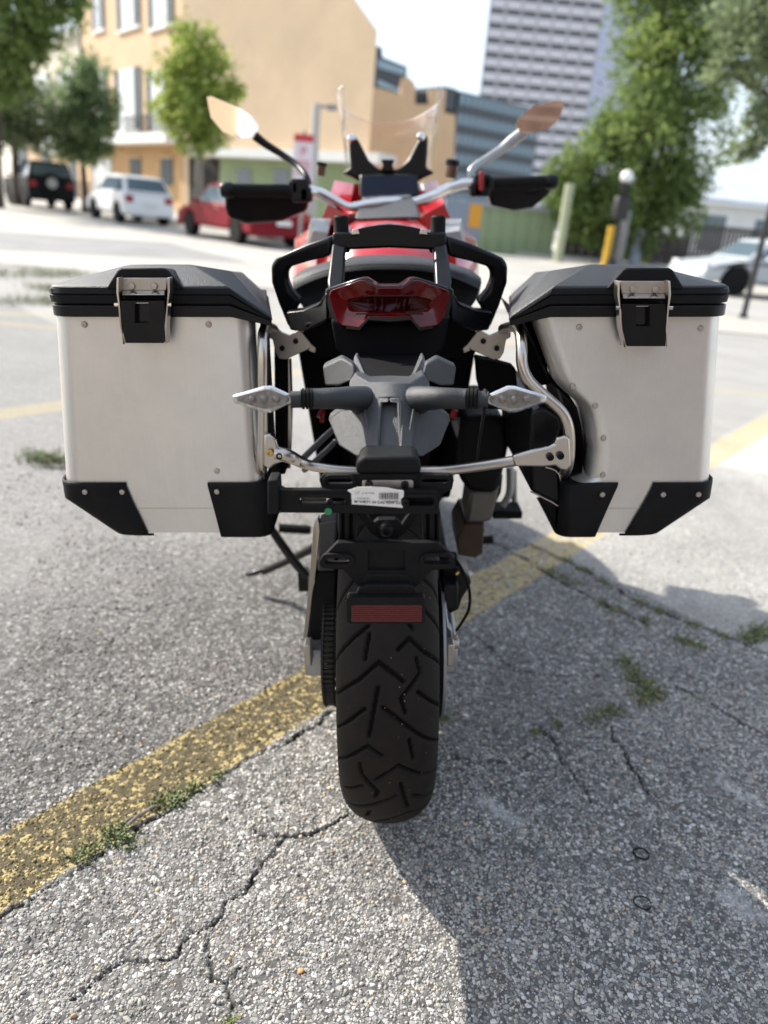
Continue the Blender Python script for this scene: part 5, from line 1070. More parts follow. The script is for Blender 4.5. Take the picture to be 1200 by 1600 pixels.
for k in range(3):
    a = t0 + (t1 - t0) * k / 3; b_ = t0 + (t1 - t0) * (k + .8) / 3; mb = MB(); F.block(mb, a, b_, 0.1, 2.7, -.5, -.40); mb.obj('door', M2['curtain'], th, 0)
mb = MB(); F.block(mb, tE - .12, tE + .05, 3.4, 13, -.02, .12); mb.obj('downpipe', M2['steelgrey'], th, 0)
# canopy and shop front below the blank wall
t0, z0 = G.tz(325, 237); t1, z1 = G.tz(480, 255)
mb = MB(); G.block(mb, t0, gR[0] + 1.5, z1 + .05, z1 + .42, 0, 1.1); mb.obj('canopy', M2['white'], th, 0)
mb = MB(); G.block(mb, .5, G.tz(343, 270)[0], .1, z1, .01, .05); mb.obj('garage_opening', M2['dark'], th, 0)
mb = MB(); G.block(mb, G.tz(345, 270)[0], gR[0], .1, z1, .01, .06); sf = mb.obj('shop_front', M2['greenwall'], th, 0)
for a, c in ((372, 395), (430, 455)):
    mb = MB(); G.block(mb, G.tz(a, 270)[0], G.tz(c, 270)[0], G.tz(a, 292)[1], G.tz(a, 264)[1], .06, .09); mb.obj('shop_window', M2['glass'], sf, 0)
# ---- cream house left of it
ch = empty('cream_house', 'cream house left of the tan town house, half hidden behind trees', 'building', loc=tuple(F.at(tE + .2, 0)), org=tuple(F.at(tE + .2, 0)))
zt_ = F.tz(100, 60)[1]
mb = MB(); F.block(mb, tE + .12, tE + 16, 3.3, zt_, -7, -.2); mb.obj('wall', M2['cream'], ch, 0)
mb = MB(); F.block(mb, tE + .12, tE + 16, 0, 3.3, -7, -.3); mb.obj('ground_floor_wall', M2['stucco'], ch, 0)
mb = MB(); F.block(mb, tE + .1, tE + 16, zt_, zt_ + .35, -7, .1); mb.obj('cornice', M2['white'], ch, 0)
z_ = F.tz(60, 195)[1]; mb = MB(); F.block(mb, tE + .1, tE + 16, z_ - .25, z_ + .1, -.2, .8); mb.obj('balcony', M2['white'], ch, 0)
for (a, b_, c, d) in ((89, 108, 107, 152), (10, 130, 40, 180), (50, 112, 72, 150)):
    t1, z1 = F.tz(a, d); t0, z0_ = F.tz(c, b_); w = abs(t1 - t0)
    mb = MB(); F.block(mb, t0, t1, z1, z0_, -.2, -.15); wn = mb.obj('window', M2['curtain'], ch, 0)
    mb = MB(); F.block(mb, t0 - .3, t0, z1, z0_, -.2, -.12); mb.obj('shutter', M2['shutter'], wn, 0)
    mb = MB(); F.block(mb, t1, t1 + .3, z1, z0_, -.2, -.12); mb.obj('shutter', M2['shutter'], wn, 0)
for (a, b_, c, d) in ((62, 228, 73, 265), (102, 244, 112, 270), (18, 222, 36, 264)):
    t1, z1 = F.tz(a, d); t0, z0_ = F.tz(c, b_); mb = MB(); F.block(mb, t0, t1, .1, z0_, -.3, -.26); mb.obj('door', M2['shutter'], ch, 0)
t1, z1 = F.tz(87, 242); t0, z0_ = F.tz(113, 217); mb = MB(); F.block(mb, t0, t1, z1, z0_, 1.0, 1.12); F.block(mb, t0 + .2, t0 + .26, z0_, z0_ + .6, 1.03, 1.08); thing(mb.obj('hanging_sign', M2['white'], None, 0), 'small white hanging sign under the cream house balcony', 'sign')
# ---- stepped tan annex, grey penthouse block, glass offices, tower
def outline(name, label, cat, Y, pts, depth, m, ang=0.):
    W = Wall((0, Y), (math.cos(ang), math.sin(ang))); Q = [W.tz(*p) for p in pts]
    tm = sum(t for t, z in Q) / len(Q); base = W.at(tm, 0)
    E = empty(name, label, cat, loc=tuple(base), org=tuple(base))
    mb = MB(); mb.prism([W.at(t, z) for t, z in Q], [W.at(t, z, -depth) for t, z in Q]); mb.obj('wall', m, E, 0); return E, W
an, AW = outline('stepped_building', 'lower tan building with a stepped parapet right of the blank wall', 'building', 62, [(560, 140), (590, 137), (625, 147), (627, 121), (640, 121), (649, 132), (649, 163), (670, 163), (670, 139), (697, 139), (694, 176), (712, 180), (707, 300), (560, 310)], 12, M2['stucco'])
t0, z0 = AW.tz(649, 163); t1, z1 = AW.tz(671, 142); mb = MB(); AW.block(mb, t0, t1, z0, z1, -4, -1); mb.obj('roof_louver', M2['shutter'], an, 0)
gp, PW = outline('grey_office_block', 'grey glass office block rising just behind the tan gable corner', 'building', 95, [(560, 60), (590, 72), (597, 74), (598, 89), (636, 104), (632, 300), (560, 300)], 14, M2['mullion'])
for (a, b_, c, d) in ((590, 92, 633, 118), (590, 124, 625, 145)):
    q = [PW.tz(a, b_), PW.tz(c, b_ + 16), PW.tz(c, d + 14 if False else d), PW.tz(a, d - 12)]
    mb = MB(); mb.prism([PW.at(t, z, .15) for t, z in q], [PW.at(t, z, .02) for t, z in q]); mb.obj('window', M2['curtainwall'], gp, 0)
GW = Wall(tuple((CW_ + pixel_ray(717, 142) * (120 / pixel_ray(717, 142).y))[:2]), (.77, .63))
tR = GW.tz(842, 200)[0]; zT = GW.tz(718, 142)[1]
gb = empty('glass_office', 'blue grey glass office building with dark floor bands left of the tower', 'building', loc=tuple(GW.at(0, 0)), org=tuple(GW.at(0, 0)))
mb = MB(); GW.block(mb, 0, tR, 0, zT, -18, 0); mb.obj('wall', M2['mullion'], gb, 0)
mb = MB(); GW.block(mb, -2.6, -.05, GW.tz(694, 168)[1], zT + .2, -18, -.3); mb.obj('stair_block', M2['mullion'], gb, 0)
fl = zT / 7.0; nb = 14
for r in range(7):
    for k in range(nb):
        t0 = .5 + k * (tR - .6) / nb; mb = MB(); GW.block(mb, t0, t0 + (tR - .6) / nb - .55, zT - fl * (r + 1) + fl * .36, zT - fl * r - fl * .10, 0, .12)
        if r == 0 and k == 0: pane0 = mb.obj('window', M2['curtainwall'], gb, 0); p00 = (t0, 0)
        else:
            o = dup(pane0, gb, deep=False); o.location = GW.d * (t0 - p00[0]) + Vector((0, 0, -fl * r))
# tower
TY = 300
cL, cR = CW_ + pixel_ray(758, 70) * (TY / pixel_ray(758, 70).y), CW_ + pixel_ray(930, 92) * (TY / pixel_ray(930, 92).y)
TW = Wall((cL.x, cL.y), (cR.x - cL.x, cR.y - cL.y)); tw = (cR - cL); tw.z = 0; tw = tw.length
far_ = CW_ + pixel_ray(1018, 60) * (345 / pixel_ray(1018, 60).y)
SW = Wall((cR.x, cR.y), (far_.x - cR.x, far_.y - cR.y)); sw = math.hypot(far_.x - cR.x, far_.y - cR.y)
to = empty('office_tower', 'tall grey office tower with a grid of dark windows and a lavender side', 'building', loc=tuple(TW.at(0, 0)), org=tuple(TW.at(0, 0)))
H = 112
mb = MB(); pl = [TW.at(0, 0), TW.at(tw, 0), SW.at(sw, 0), SW.at(sw, 0) - TW.d * tw]
mb.prism(pl, [p + Vector((0, 0, H)) for p in pl]); mb.obj('wall', M2['towergrey'], to, 0)
cols = 7; fh = 4.3; cw = tw / cols; n_f = 25
for r in range(n_f):
    for k in range(cols):
        if r == 0 and k == 0:
            mb = MB(); TW.block(mb, cw * .1, cw * .9, 6 - fh * .05, 6 + fh * .40, 0, .06); w0 = mb.obj('window', M2['towerglass'], to, 0)
        else: o = dup(w0, to, deep=False); o.location = TW.d * (cw * k) + Vector((0, 0, fh * r))
mb = MB()
for r in range(n_f): TW.block(mb, 0, tw, 6 + fh * (r + .40), 6 + fh * (r + .95), 0, .9)
mb.obj('spandrel', M2['towergrey'], to, 0, kind='stuff')
mb = MB()
for k in range(cols + 1): TW.block(mb, max(0, cw * k - .45), min(tw, cw * k + .45), 4, H, 0, .95)
mb.obj('facade_column', M2['towercol'], to, 0, kind='stuff')
mb = MB(); SW.block(mb, 0.05, sw, 2, H, 0, .25); sp2 = mb.obj('side_panel', M2['lavender'], to, 0)
mb = MB()
for r in range(44): SW.block(mb, .3, sw, 4 + r * 2.4, 4 + r * 2.4 + .7, .25, .3)
mb.obj('side_window_band', mat('lavender_glass', (.33, .34, .47), .3), to, 0, kind='stuff')

# ---- right side: green fence, dark fence, white warehouse, posts, lamp
GF = Wall((4.05, 29.5), (1, .05))
t1 = GF.tz(868, 360)[0]; z1 = GF.tz(810, 328)[1]
gf = empty('green_shed', 'pale green metal shed wall behind the right hand guard', 'shed', loc=(4.05, 29.5, 0), org=(4.05, 29.5, 0))
n_ = 7
for k in range(n_):
    if k == 0: mb = MB(); GF.block(mb, -1.2, -1.2 + (t1 + 1.2) / n_ - .02, 0, z1, -.1, 0); pn = mb.obj('panel', M2['greenwall'], gf, 0)
    else: o = dup(pn, gf, deep=False); o.location = GF.d * ((t1 + 1.2) / n_ * k)
mb = MB(); GF.block(mb, -1.25, t1 + .05, z1, z1 + .16, -1.2, .12); mb.obj('roof', M2['roofgrey'], gf, 0)
mb = MB(); GF.block(mb, -1.2, t1, 0, z1 - .05, -1.2, -.15); mb.obj('wall', M2['greenwall'], gf, 0)
DF = Wall((6.9, 31), (1, -.02)); z1 = DF.tz(940, 358)[1]
df = empty('board_fence', 'dark brown board fence between the green shed and the big tree', 'fence', loc=(6.9, 31, 0), org=(6.9, 31, 0))
for k in range(26):
    if k == 0: mb = MB(); DF.block(mb, 0, .19, .05, z1, 0, .03); bd0 = mb.obj('board', M2['fencewood'], df, 0)
    else: o = dup(bd0, df, deep=False); o.location = DF.d * (.2 * k) + DF.n * (.012 * (k % 2)); o.scale = (1, 1, 1 + .02 * math.sin(k * 2.3))
mb = MB(); DF.block(mb, 0, 5.2, .5, .6, -.06, -.01); mb.obj('rail', M2['fencewood'], df, 0)
WB = Wall((17.0, 45), (1, .1)); wb = empty('warehouse', 'white warehouse with a grey roof at the right edge', 'building', loc=(21, 45, 0), org=(21, 45, 0))
zt_ = WB.tz(1150, 322)[1]; zr = WB.tz(1150, 258)[1]
mb = MB(); WB.block(mb, -1.6, 22, 0, zt_, -12, 0); mb.obj('wall', M2['white'], wb, 0)
mb = MB(); mb.prism([WB.at(-2, zt_ + .002, .6), WB.at(23, zt_ + .002, .6), WB.at(23, zt_ + .25, .6), WB.at(-2, zt_ + .25, .6)], [WB.at(-2, zr, -9), WB.at(23, zr, -9), WB.at(23, zr + .25, -9), WB.at(-2, zr + .25, -9)]); mb.obj('roof', mat('pale_metal_roof', (.52, .55, .60), .5, .2, .08, .6), wb, 0)
for k in range(5):
    if k == 0: mb = MB(); WB.block(mb, 1, 2.4, .6, zt_ - .6, 0, .05); ww = mb.obj('window', M2['glass'], wb, 0)
    else: o = dup(ww, wb, deep=False); o.location = ww.location + WB.d * (3.2 * k)
RF = Wall((14.0, 37), (1, .02)); rfz = RF.tz(1120, 352)[1]
rf2 = empty('picket_fence', 'dark open picket fence in front of the white warehouse', 'fence', loc=(14, 37, 0), org=(14, 37, 0))
for k in range(40):
    if k == 0: mb = MB(); RF.block(mb, 0, .13, .1, rfz, 0, .03); pk0 = mb.obj('picket', M2['fencewood'], rf2, 0)
    else: o = dup(pk0, rf2, deep=False); o.location = RF.d * (.19 * k)
for zz in (.4, rfz - .2): mb = MB(); RF.block(mb, 0, 7.7, zz, zz + .1, -.07, -.01); mb.obj('rail', M2['fencewood'], rf2, 0)
# posts
def post(name, label, cat, x, y, h, r, m, n=10):
    mb = MB(); mb.lathe([(r, -.05), (r, h - .01), (r * .8, h), (0, h)], (0, 0, 0), (0, 0, 1), n); mb.lathe([(r * 1.6, -.02), (r * 1.6, .05), (r, .07)], (0, 0, 0), (0, 0, 1), n)
    o = mb.obj(name, m, None, 40); o.location = (x, y, 0); return thing(o, label, cat)
post('bollard', 'yellow painted steel post in front of the dark board fence', 'bollard', 7.86, 27, 1.34, .15, M2['yellowpaint'])
post('utility_post', 'pale green weathered post at the corner of the green shed', 'post', 6.15, 27, 2.55, .16, mat('pale_green_post', (.40, .42, .28), .8, 0, .15, 6))
post('utility_post', 'grey wooden post standing close behind the yellow bollard', 'post', 8.36, 27.3, 1.9, .16, M2['steelgrey'])
post('utility_post', 'blue grey steel post right against the big tree trunk', 'post', 9.3, 28.5, 1.35, .22, mat('blue_grey_post', (.33, .37, .43), .6, .1, .1, 6))
post('bollard', 'thin black iron post near the silver car at the right edge', 'post', 5.9, 11.5, 2.2, .045, M2['blackiron'])
sl = empty('globe_lamp', 'black street lamp with a single white globe in front of the big tree', 'street lamp', loc=(7.75, 26, 0), org=(0, 0, 0))
mb = MB(); mb.lathe([(.16, 0), (.16, .25), (.08, .35), (.06, 2.2), (.09, 2.25), (.1, 2.45), (.2, 2.6), (.2, 2.66), (0, 2.66)], (0, 0, 0), (0, 0, 1), 12); mb.lathe([(.26, 1.55), (.28, 1.6), (.28, 2.2), (.26, 2.25)], (0, 0, 0), (0, 0, 1), 8); mb.obj('lamp_post', M2['blackiron'], sl, 40)
mb = MB(); mb.lathe([(.05, 2.66), (.18, 2.74), (.21, 2.87), (.17, 3.0), (.06, 3.07), (0, 3.08)], (0, 0, 0), (0, 0, 1), 16); mb.obj('globe', M2['globe'], sl, 60)
ul = empty('street_light', 'slim grey street light with a short arm before the blank tan wall', 'street lamp', loc=(-2.42, 25, 0))
mb = MB(); mb.tube([(0, 0, 0), (0, 0, 4.0)], [.13, .13], 10, 1); mb.obj('pole', mat('pale_grey_pole', (.50, .47, .44), .6, .1), ul, 40)
mb = MB(); mb.tube([(0, 0, 3.92), (.35, 0, 3.95)], .04, 8, 1); mb.box((.47, 0, 3.93), (.3, .18, .16)); mb.obj('lamp_head', M2['steelgrey'], ul, 30)
sg = empty('parking_sign', 'white street sign with a red header left of the windscreen', 'sign', loc=(-1.85, 16, 0))
mb = MB(); mb.tube([(0, .04, 0), (0, .04, 2.5)], .035, 8, 1); mb.obj('post', M2['steelgrey'], sg, 40)
mb = MB(); mb.box((0, 0, 2.0), (.40, .02, .86)); pl_ = mb.obj('sign_plate', mat('sign_white', (.68, .62, .66), .5), sg, 0)
mb = MB(); mb.box((0, -.012, 2.36), (.40, .006, .14)); mb.obj('sign_header', M2['signred'], pl_, 0)
cu = bpy.data.curves.new('print', 'FONT'); cu.body = 'P'; cu.size = .26; cu.align_x = 'CENTER'; ob = bpy.data.objects.new('print', cu); me = bpy.data.meshes.new_from_object(ob); bpy.data.objects.remove(ob)
mb = MB(); mb.add([(v.co.x, -.014, 2.02 + v.co.y) for v in me.vertices], [tuple(q.vertices) for q in me.polygons]); mb.obj('printing', M2['signred'], pl_, 0)
mb = MB()
for z in (1.92, 1.85, 1.78, 1.7): mb.box((0, -.014, z), (.30, .003, .026))
mb.obj('sign_text_line', M2['signred'], pl_, 0, kind='stuff')
uc = empty('utility_cabinet', 'grey cabinet with an orange panel left of the green shed', 'cabinet', loc=(2.6, 27, 0))
mb = MB(); mb.box((0, 0, .85), (1.3, .5, 1.7)); mb.obj('cabinet_body', mat('slate_grey', (.20, .24, .30), .6), uc, 30, .02)
mb = MB(); mb.box((.42, -.26, 1.25), (.42, .03, .75)); mb.obj('orange_panel', M2['orange'], uc, 0)

# ---- trees
def leafmat(nm, c):
    m = mat(nm, c, .55, 0, spec=.3); t = m.node_tree; b = t.nodes['Principled BSDF']
    g = N(t, 'ShaderNodeAttribute', attribute_name='shade'); hs = N(t, 'ShaderNodeHueSaturation'); hs.inputs['Color'].default_value = tuple(c) + (1,)
    mr = N(t, 'ShaderNodeMapRange'); mr.inputs['To Min'].default_value = .55; mr.inputs['To Max'].default_value = 1.5; t.links.new(g.outputs['Fac'], mr.inputs['Value']); t.links.new(mr.outputs[0], hs.inputs['Value'])
    mr2 = N(t, 'ShaderNodeMapRange'); mr2.inputs['To Min'].default_value = .52; mr2.inputs['To Max'].default_value = .475; t.links.new(g.outputs['Fac'], mr2.inputs['Value']); t.links.new(mr2.outputs[0], hs.inputs['Hue'])
    t.links.new(hs.outputs[0], b.inputs['Base Color'])
    tr = N(t, 'ShaderNodeBsdfTranslucent'); t.links.new(hs.outputs[0], tr.inputs['Color']); ms = N(t, 'ShaderNodeMixShader'); ms.inputs['Fac'].default_value = .5
    o = t.nodes['Material Output']; t.links.new(b.outputs[0], ms.inputs[1]); t.links.new(tr.outputs[0], ms.inputs[2]); t.links.new(ms.outputs[0], o.inputs['Surface']); return m
LF = {'mid': leafmat('leaf_mid_green', (.185, .26, .08)), 'bright': leafmat('leaf_spring_green', (.36, .44, .11)), 'dark': leafmat('leaf_deep_green', (.19, .265, .125)), 'grey': leafmat('leaf_grey_green', (.22, .275, .15))}
def tree(label, base, lean, clumps, n, size, leaf, bark, tr, seed, group):
    r = np.random.default_rng(seed); bx, by = base
    T = empty('tree', label, 'tree', loc=(bx, by, 0), group=group, org=(bx, by, 0))
    cs = np.array([c[:3] for c in clumps]); fork = Vector((bx + lean, by, float(cs[:, 2].min() - min(c[3] for c in clumps) * .2)))
    if fork.z < 1: fork.z = 1.2
    mb = MB(); mb.tube([(bx, by, -.05), (bx + lean * .2, by + .05, fork.z * .35), (bx + lean * .7, by - .03, fork.z * .7), fork], [tr * 1.35, tr, tr * .85, tr * .75], 10, 3)
    mb.obj('trunk', M2[bark], T, 50)
    mb = MB()
    for c in clumps:
        e = Vector(c[:3]); m_ = (fork + e) / 2 + Vector((r.normal(0, .15), r.normal(0, .15), r.normal(.15, .12)))
        mb.tube([fork - Vector((0, 0, .25)), m_, e], [tr * .5, tr * .3, tr * .12], 7, 4)
        for _ in range(5):
            d = Vector(r.normal(0, 1, 3)).normalized() * c[3] * .85; mb.tube([m_ * .3 + e * .7, e + d * .5 + Vector((0, 0, .05)), e + d], [tr * .16, tr * .1, tr * .04], 5, 2)
    mb.obj('limb', M2[bark], T, 50, kind='stuff')
    w = np.array([c[3] ** 2 for c in clumps]); w = w / w.sum(); k = r.choice(len(clumps), n, p=w)
    # leaves gathered in sprays on each clump
    ns = 26; sd = r.normal(0, 1, (len(clumps), ns, 3)); sd /= np.linalg.norm(sd, axis=2, keepdims=True); sr = .35 + .65 * r.random((len(clumps), ns)) ** .6
    sj = r.integers(0, ns, n); R = np.array([c[3] for c in clumps])[k]
    pos = cs[k] + sd[k, sj] * (sr[k, sj] * R)[:, None] * np.array([1, 1, .85]) + r.normal(0, 1, (n, 3)) * (R * .17)[:, None]
    nm = r.normal(0, 1, (n, 3)) + np.array([0, 0, .8]); nm /= np.linalg.norm(nm, axis=1, keepdims=True)
    a = np.cross(nm, r.normal(0, 1, (n, 3))); a /= np.linalg.norm(a, axis=1, keepdims=True); b = np.cross(nm, a)
    s = size * (.6 + .8 * r.random(n))[:, None]
    q = np.stack([pos - a * s, pos + b * s * .45, pos + a * s, pos - b * s * .45], 1).reshape(-1, 3) - np.array([bx, by, 0])
    me = np_mesh('crown', q, np.arange(4 * n).reshape(n, 4), 4); me.materials.append(LF[leaf])
    sh = np.clip(.5 + .3 * (r.random((len(clumps), ns))[k, sj] - .5) * 2 + r.normal(0, .15, n), 0, 1)
    av = me.attributes.new('shade', 'FLOAT', 'POINT'); av.data.foreach_set('value', np.repeat(sh, 4).astype(np.float32))
    o = bpy.data.objects.new('crown', me); C.objects.link(o); o.parent = T
    return T
def cl(px, py, rp, Y):
    q = CW_ + pixel_ray(px, py) * (Y / pixel_ray(px, py).y); return (q.x, q.y, q.z, rp / FPX * Y * 1.0)
gT = 'trees along the street'
tree('largest tree, dark trunk and full crown behind the right case', (10.3, 30), -.4, [cl(1000, 200, 75, 30), cl(935, 270, 58, 30), cl(1060, 120, 80, 30.5), cl(1090, 40, 75, 30), cl(1030, 290, 60, 30.5), cl(960, 330, 45, 29.5), cl(1060, 330, 45, 30), cl(1085, 200, 60, 31), cl(1010, 90, 55, 31), cl(900, 300, 38, 30.5), cl(1100, -60, 90, 30), cl(1030, -20, 60, 31), cl(1000, 375, 30, 30), cl(885, 270, 36, 30), cl(908, 325, 42, 30), cl(965, 215, 42, 30.3), cl(930, 350, 36, 30), cl(1075, 270, 46, 30), cl(1000, 310, 60, 30.5)], 31000, .12, 'mid', 'bark', .27, 1, gT)
tree('leafy branches hanging in from the right edge, top right corner', (11.2, 19), -.3, [cl(1185, 60, 42, 18), cl(1150, 20, 40, 18.4), cl(1190, 190, 34, 18), cl(1165, 235, 24, 18.2), cl(1225, 130, 60, 18.5), cl(1130, 110, 28, 18.4), cl(1230, 20, 70, 18.5)], 6500, .085, 'grey', 'bark', .2, 2, gT)
tree('bright spring green tree in front of the blank tan wall', (-6.75, 28), .1, [cl(298, 90, 42, 28), cl(275, 130, 34, 28), cl(320, 120, 44, 28.2), cl(345, 150, 30, 28), cl(300, 165, 44, 28), cl(330, 190, 36, 28), cl(285, 200, 30, 28.2), cl(365, 140, 16, 28), cl(315, 225, 22, 28), cl(262, 170, 22, 28)], 8500, .10, 'bright', 'barkgrey', .17, 3, gT)
tree('small dark green tree in front of the tan town house door', (-12.55, 33), .0, [cl(130, 125, 38, 33), cl(100, 165, 34, 33), cl(150, 165, 34, 33), cl(125, 200, 42, 33), cl(95, 215, 28, 33), cl(160, 210, 26, 33), cl(135, 238, 24, 33)], 8000, .11, 'dark', 'bark', .14, 4, gT)
tree('tall leafy tree filling the top left corner', (-14.4, 29), .4, [cl(20, 15, 60, 28), cl(75, 20, 42, 28), cl(30, 80, 40, 28), cl(110, 5, 26, 28), cl(50, 60, 32, 28), cl(0, 130, 42, 28.5), cl(-40, 60, 70, 28), cl(25, -50, 70, 28), cl(95, -45, 45, 28)], 12000, .11, 'mid', 'bark', .24, 5, gT)
tree('grey green tree below the top left corner, above the black car', (-15.6, 33.5), .1, [cl(20, 150, 44, 32), cl(60, 175, 38, 32), cl(10, 200, 42, 32), cl(50, 220, 26, 32), cl(-30, 170, 50, 32)], 7000, .11, 'grey', 'bark', .17, 6, gT)
# low trees and hedges that close the far end of the street behind the right-hand fences
tree('dark tree behind the dark board fence', (8.2, 36), .0, [cl(905, 335, 34, 36), cl(935, 325, 34, 36), cl(970, 340, 34, 36), cl(880, 320, 26, 36)], 5000, .13, 'mid', 'bark', .15, 7, gT)

# ---- parked cars
def car(name, label, x, y, head, L, W, H, kind, paint, group='cars parked along the street', glasscol='glass'):
    E = empty(name, label, 'car', loc=(x, y, .012), rot=(0, 0, head), group=group)
    pm = mat('car_paint_' + name, paint, .3 if paint[2] > .1 else .5, 0, coat=.15 if paint[2] > .1 else 0, spec=.35 if paint[2] > .1 else .12)
    hw = W / 2; h = H
    if kind == 'sedan': low = [(-.5, .30), (-.49, .46), (-.47, .60), (-.30, .655), (-.02, .665), (.22, .63), (.42, .53), (.49, .44), (.5, .28)]; roof = [(-.40, .64), (-.20, .985), (.02, 1.0), (.14, .96), (.27, .62)]
    elif kind == 'hatch': low = [(-.5, .28), (-.5, .46), (-.48, .64), (-.3, .67), (0, .66), (.25, .62), (.43, .52), (.495, .42), (.5, .26)]; roof = [(-.49, .64), (-.38, .97), (-.12, 1.0), (.06, .97), (.26, .62)]
    else: low = [(-.5, .36), (-.5, .58), (-.49, .66), (-.3, .67), (.05, .66), (.2, .62), (.46, .60), (.5, .50), (.5, .34)]; roof = [(-.485, .65), (-.47, .99), (-.3, 1.0), (.06, .99), (.13, .64)]
    wr = .325 if kind != 'suv' else .38; wb_ = (-.31, .31)
    bot = [(.5, .17), (-.5, .17)]
    prof = [(a * L, b * h) for a, b in low] + [(.5 * L, .17 * h)]
    for wx in (wb_[1], wb_[0]):
        prof += [(wx * L + (wr + .06) * math.cos(a), wr * .9 + (wr + .06) * math.sin(a) if wr * .9 + (wr + .06) * math.sin(a) > .17 * h else .17 * h) for a in np.linspace(0.05, math.pi - .05, 7)]
    prof += [(-.5 * L, .17 * h)]
    mb = MB(); mb.prism([Vector((a, -hw, b)) for a, b in prof], [Vector((a, hw, b)) for a, b in prof]); mb.obj('body', pm, E, 30, .07, 3)
    def gh(k, w0, w1, zoff): return [Vector((a * L * k, s * (w0 if b < .8 else w1), b * h + zoff)) for s in (-1, 1) for a, b in roof]
    n = len(roof); V = [Vector((a * L, s * (hw * .93 if b < .8 else hw * .74), b * h)) for s in (-1, 1) for a, b in roof]
    mb = MB(); mb.add(V, [tuple(range(n)), tuple(range(2 * n - 1, n - 1, -1))] + [(k, (k + 1) % n, (k + 1) % n + n, k + n) for k in range(n)]); cab = mb.obj('cabin', pm, E, 30, .03)
    c = sum((Vector((a * L, 0, b * h)) for a, b in roof), Vector()) / n
    for s in (-1, 1):
        Q = []
        for a, b in roof:
            w = hw * .93 if b < .8 else hw * .74; p = Vector((a * L, 0, b * h)); p = c + (p - c) * .84; p.z = min(p.z, h * .93); t = (p.z / h - .64) / .36; Q.append(Vector((p.x, s * (hw * .93 + (hw * .74 - hw * .93) * min(1, max(0, t * 1.02)) + .012), max(p.z, .66 * h))))
        mb = MB(); mb.prism(Q, [q - Vector((0, s * .03, 0)) for q in Q]); mb.obj('side_window', M2['glass'], cab, 0)
    for nm, (p, q) in (('windscreen', (roof[-1], roof[-2])), ('rear_window', (roof[0], roof[1]))):
        P_, Q_ = Vector((p[0] * L, 0, p[1] * h)), Vector((q[0] * L, 0, q[1] * h)); d = Q_ - P_; nrm = Vector((d.z, 0, -d.x)).normalized(); nrm = nrm if (nrm.x > 0) == (nm == 'windscreen') else -nrm
        A, B = P_ + d * .14 + nrm * .012, P_ + d * .86 + nrm * .012
        Q = [A + Vector((0, -hw * .8, 0)), A + Vector((0, hw * .8, 0)), B + Vector((0, hw * .68, 0)), B + Vector((0, -hw * .68, 0))]
        mb = MB(); mb.prism(Q, [v - nrm * .03 for v in Q]); mb.obj(nm, M2['glass'], cab, 0)
    wt = MB(); wt.lathe([(wr * .62, -.11), (wr * .95, -.11), (wr, -.07), (wr, .07), (wr * .95, .11), (wr * .62, .11)], (0, 0, 0), (0, 1, 0), 24); rm = MB(); rm.lathe([(wr * .64, -.105), (wr * .5, -.085), (.05, -.075), (0, -.075)], (0, 0, 0), (0, 1, 0), 20); rm.lathe([(wr * .64, .105), (wr * .5, .085), (.05, .075), (0, .075)], (0, 0, 0), (0, 1, 0), 20)
    w0 = None
    for wx in wb_:
        for s in (-1, 1):
            if w0 is None: w0 = wt.obj('wheel', MT['rubber'], E, 40); rm.obj('rim', MT['castmetal'], w0, 40); o = w0
            else: o = dup(w0, E)
            o.location = (wx * L, s * (hw - .10), wr)
    for s in (-1, 1):
        mb = MB(); mb.box((-.497 * L, s * hw * .78, .52 * h), (.06, hw * .3, .13 * h)); mb.obj('tail_lamp', MT['redpart'], E, 30, .015)
        mb = MB(); mb.box((.475 * L, s * hw * .74, .47 * h), (.10, hw * .36, .09 * h)); mb.obj('headlight', M2['curtain'], E, 30, .02)
        mb = MB(); mb.box((.17 * L, s * (hw + .06), .66 * h), (.12, .16, .10)); mb.obj('door_mirror', pm, E, 30, .02)
        mb = MB(); mb.box((-.08 * L, s * (hw + .004), .57 * h), (.16, .02, .03)); mb.obj('door_handle', MT['castmetal'], E, 0)
    for bx_ in (-.505, .505): mb = MB(); mb.box((bx_ * L, 0, .25 * h), (.10, W * .9, .13 * h)); mb.obj('bumper', MT['black'] if kind == 'suv' else pm, E, 30, .03)
    mb = MB(); mb.box((-.515 * L, 0, .42 * h), (.02, .42, .13)); mb.obj('number_plate', M2['white'], E, 0)
    if kind == 'suv':
        mb = MB(); mb.lathe([(0, -.1), (.2, -.11), (.36, -.1), (.37, 0), (.36, .1), (0, .1)], (-.5 * L - .14, .05, .55 * h), (1, 0, 0), 24); sp_ = mb.obj('spare_wheel', MT['rubber'], E, 40)
        mb = MB(); mb.lathe([(.22, 0), (.2, .02), (.05, .01), (0, .01)], (-.5 * L - .24, .05, .55 * h), (-1, 0, 0), 20); mb.obj('rim', MT['castmetal'], sp_, 40)
    return E
hd = math.atan2(.80, -.60)
car('off_roader', 'black off-road car with a spare wheel on its tailgate, far left', -14.95, 34.2, hd, 4.2, 1.85, 1.82, 'suv', (.012, .013, .016))
car('hatchback', 'white rounded hatchback parked between the black and the red car', -8.95, 27.2, hd, 3.9, 1.7, 1.50, 'hatch', (.75, .75, .74))
car('sedan', 'dark red sedan parked behind the left hand guard', -4.0, 21.1, hd, 4.6, 1.78, 1.43, 'sedan', (.20, .012, .02))
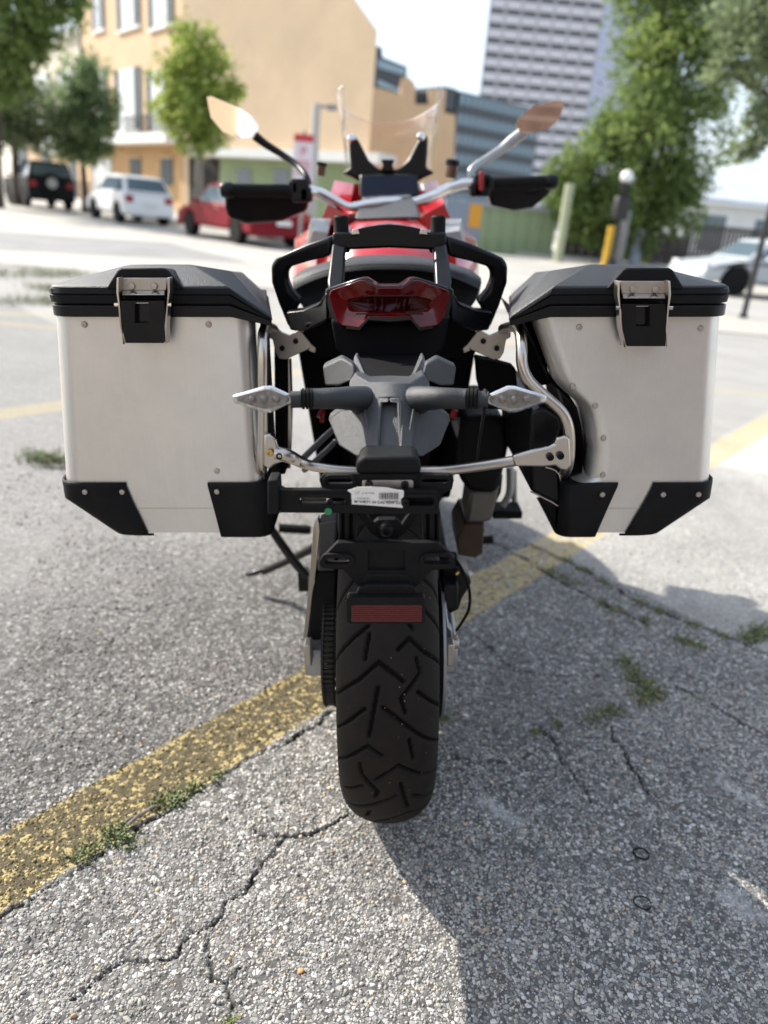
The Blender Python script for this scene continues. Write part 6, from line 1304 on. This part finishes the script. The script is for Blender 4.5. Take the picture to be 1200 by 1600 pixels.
car('sedan', 'silver grey sedan parked at the right edge behind the case', 9.3, 17.8, math.pi + .12, 4.5, 1.76, 1.29, 'sedan', (.45, .48, .50))
car('sedan', 'dark grey sedan half cut off at the far left edge', -22.5, 44.0, hd, 4.5, 1.78, 1.45, 'sedan', (.10, .105, .11))
car('hatchback', 'blue hatchback beyond the silver sedan at the right edge', 13.2, 24.5, math.pi + .1, 4.0, 1.72, 1.5, 'hatch', (.05, .12, .32))

# ---- houses on the near side of the lot, behind the viewer, that the mirrors and cases reflect
BB = Wall((.8, -17), (1, .12)); bb = empty('brick_building', 'brown brick building behind the lot, seen only in the right mirror', 'building', loc=(.8, -17, 0), org=(.8, -17, 0))
mb = MB(); BB.block(mb, 0, 26, 0, 9, -9, 0); mb.obj('wall', M2['brick'], bb, 0)
for k in range(4):
    mb = MB(); BB.block(mb, 3 + k * 5.5, 4.6 + k * 5.5, 5, 7.2, 0, .06); mb.obj('window', M2['glass'], bb, 0)
mb = MB()
for k in range(28): BB.block(mb, 0, 26, .2 + k * .32, .27 + k * .32, 0, .012)
mb.obj('brick_course', mat('mortar_brown', (.19, .13, .10), .9), bb, 0, kind='stuff')
TB = Wall((-26, -20), (1, -.02)); tb = empty('tan_building', 'low tan building behind the lot, seen only in the left mirror', 'building', loc=(-26, -20, 0), org=(-26, -20, 0))
mb = MB(); TB.block(mb, 0, 22.6, 0, 6.5, -9, 0); mb.obj('wall', M2['stucco_pale'], tb, 0)
for k in range(4):
    mb = MB(); TB.block(mb, 2 + k * 5.5, 3.6 + k * 5.5, 1, 3.2, 0, .06); mb.obj('window', M2['glass'], tb, 0)
GB = Wall((-3.38, -20.3), (1, 0)); ga = empty('white_garage', 'white painted garage behind the lot, seen only in the left mirror', 'garage', loc=(-3.38, -20.3, 0), org=(-3.38, -20.3, 0))
mb = MB(); GB.block(mb, 0, 3.7, 0, 6.0, -8, 0); mb.obj('wall', M2['white'], ga, 0)
mb = MB(); GB.block(mb, .4, 3.2, 0, 2.6, 0, .05); mb.obj('door', M2['curtain'], ga, 0)
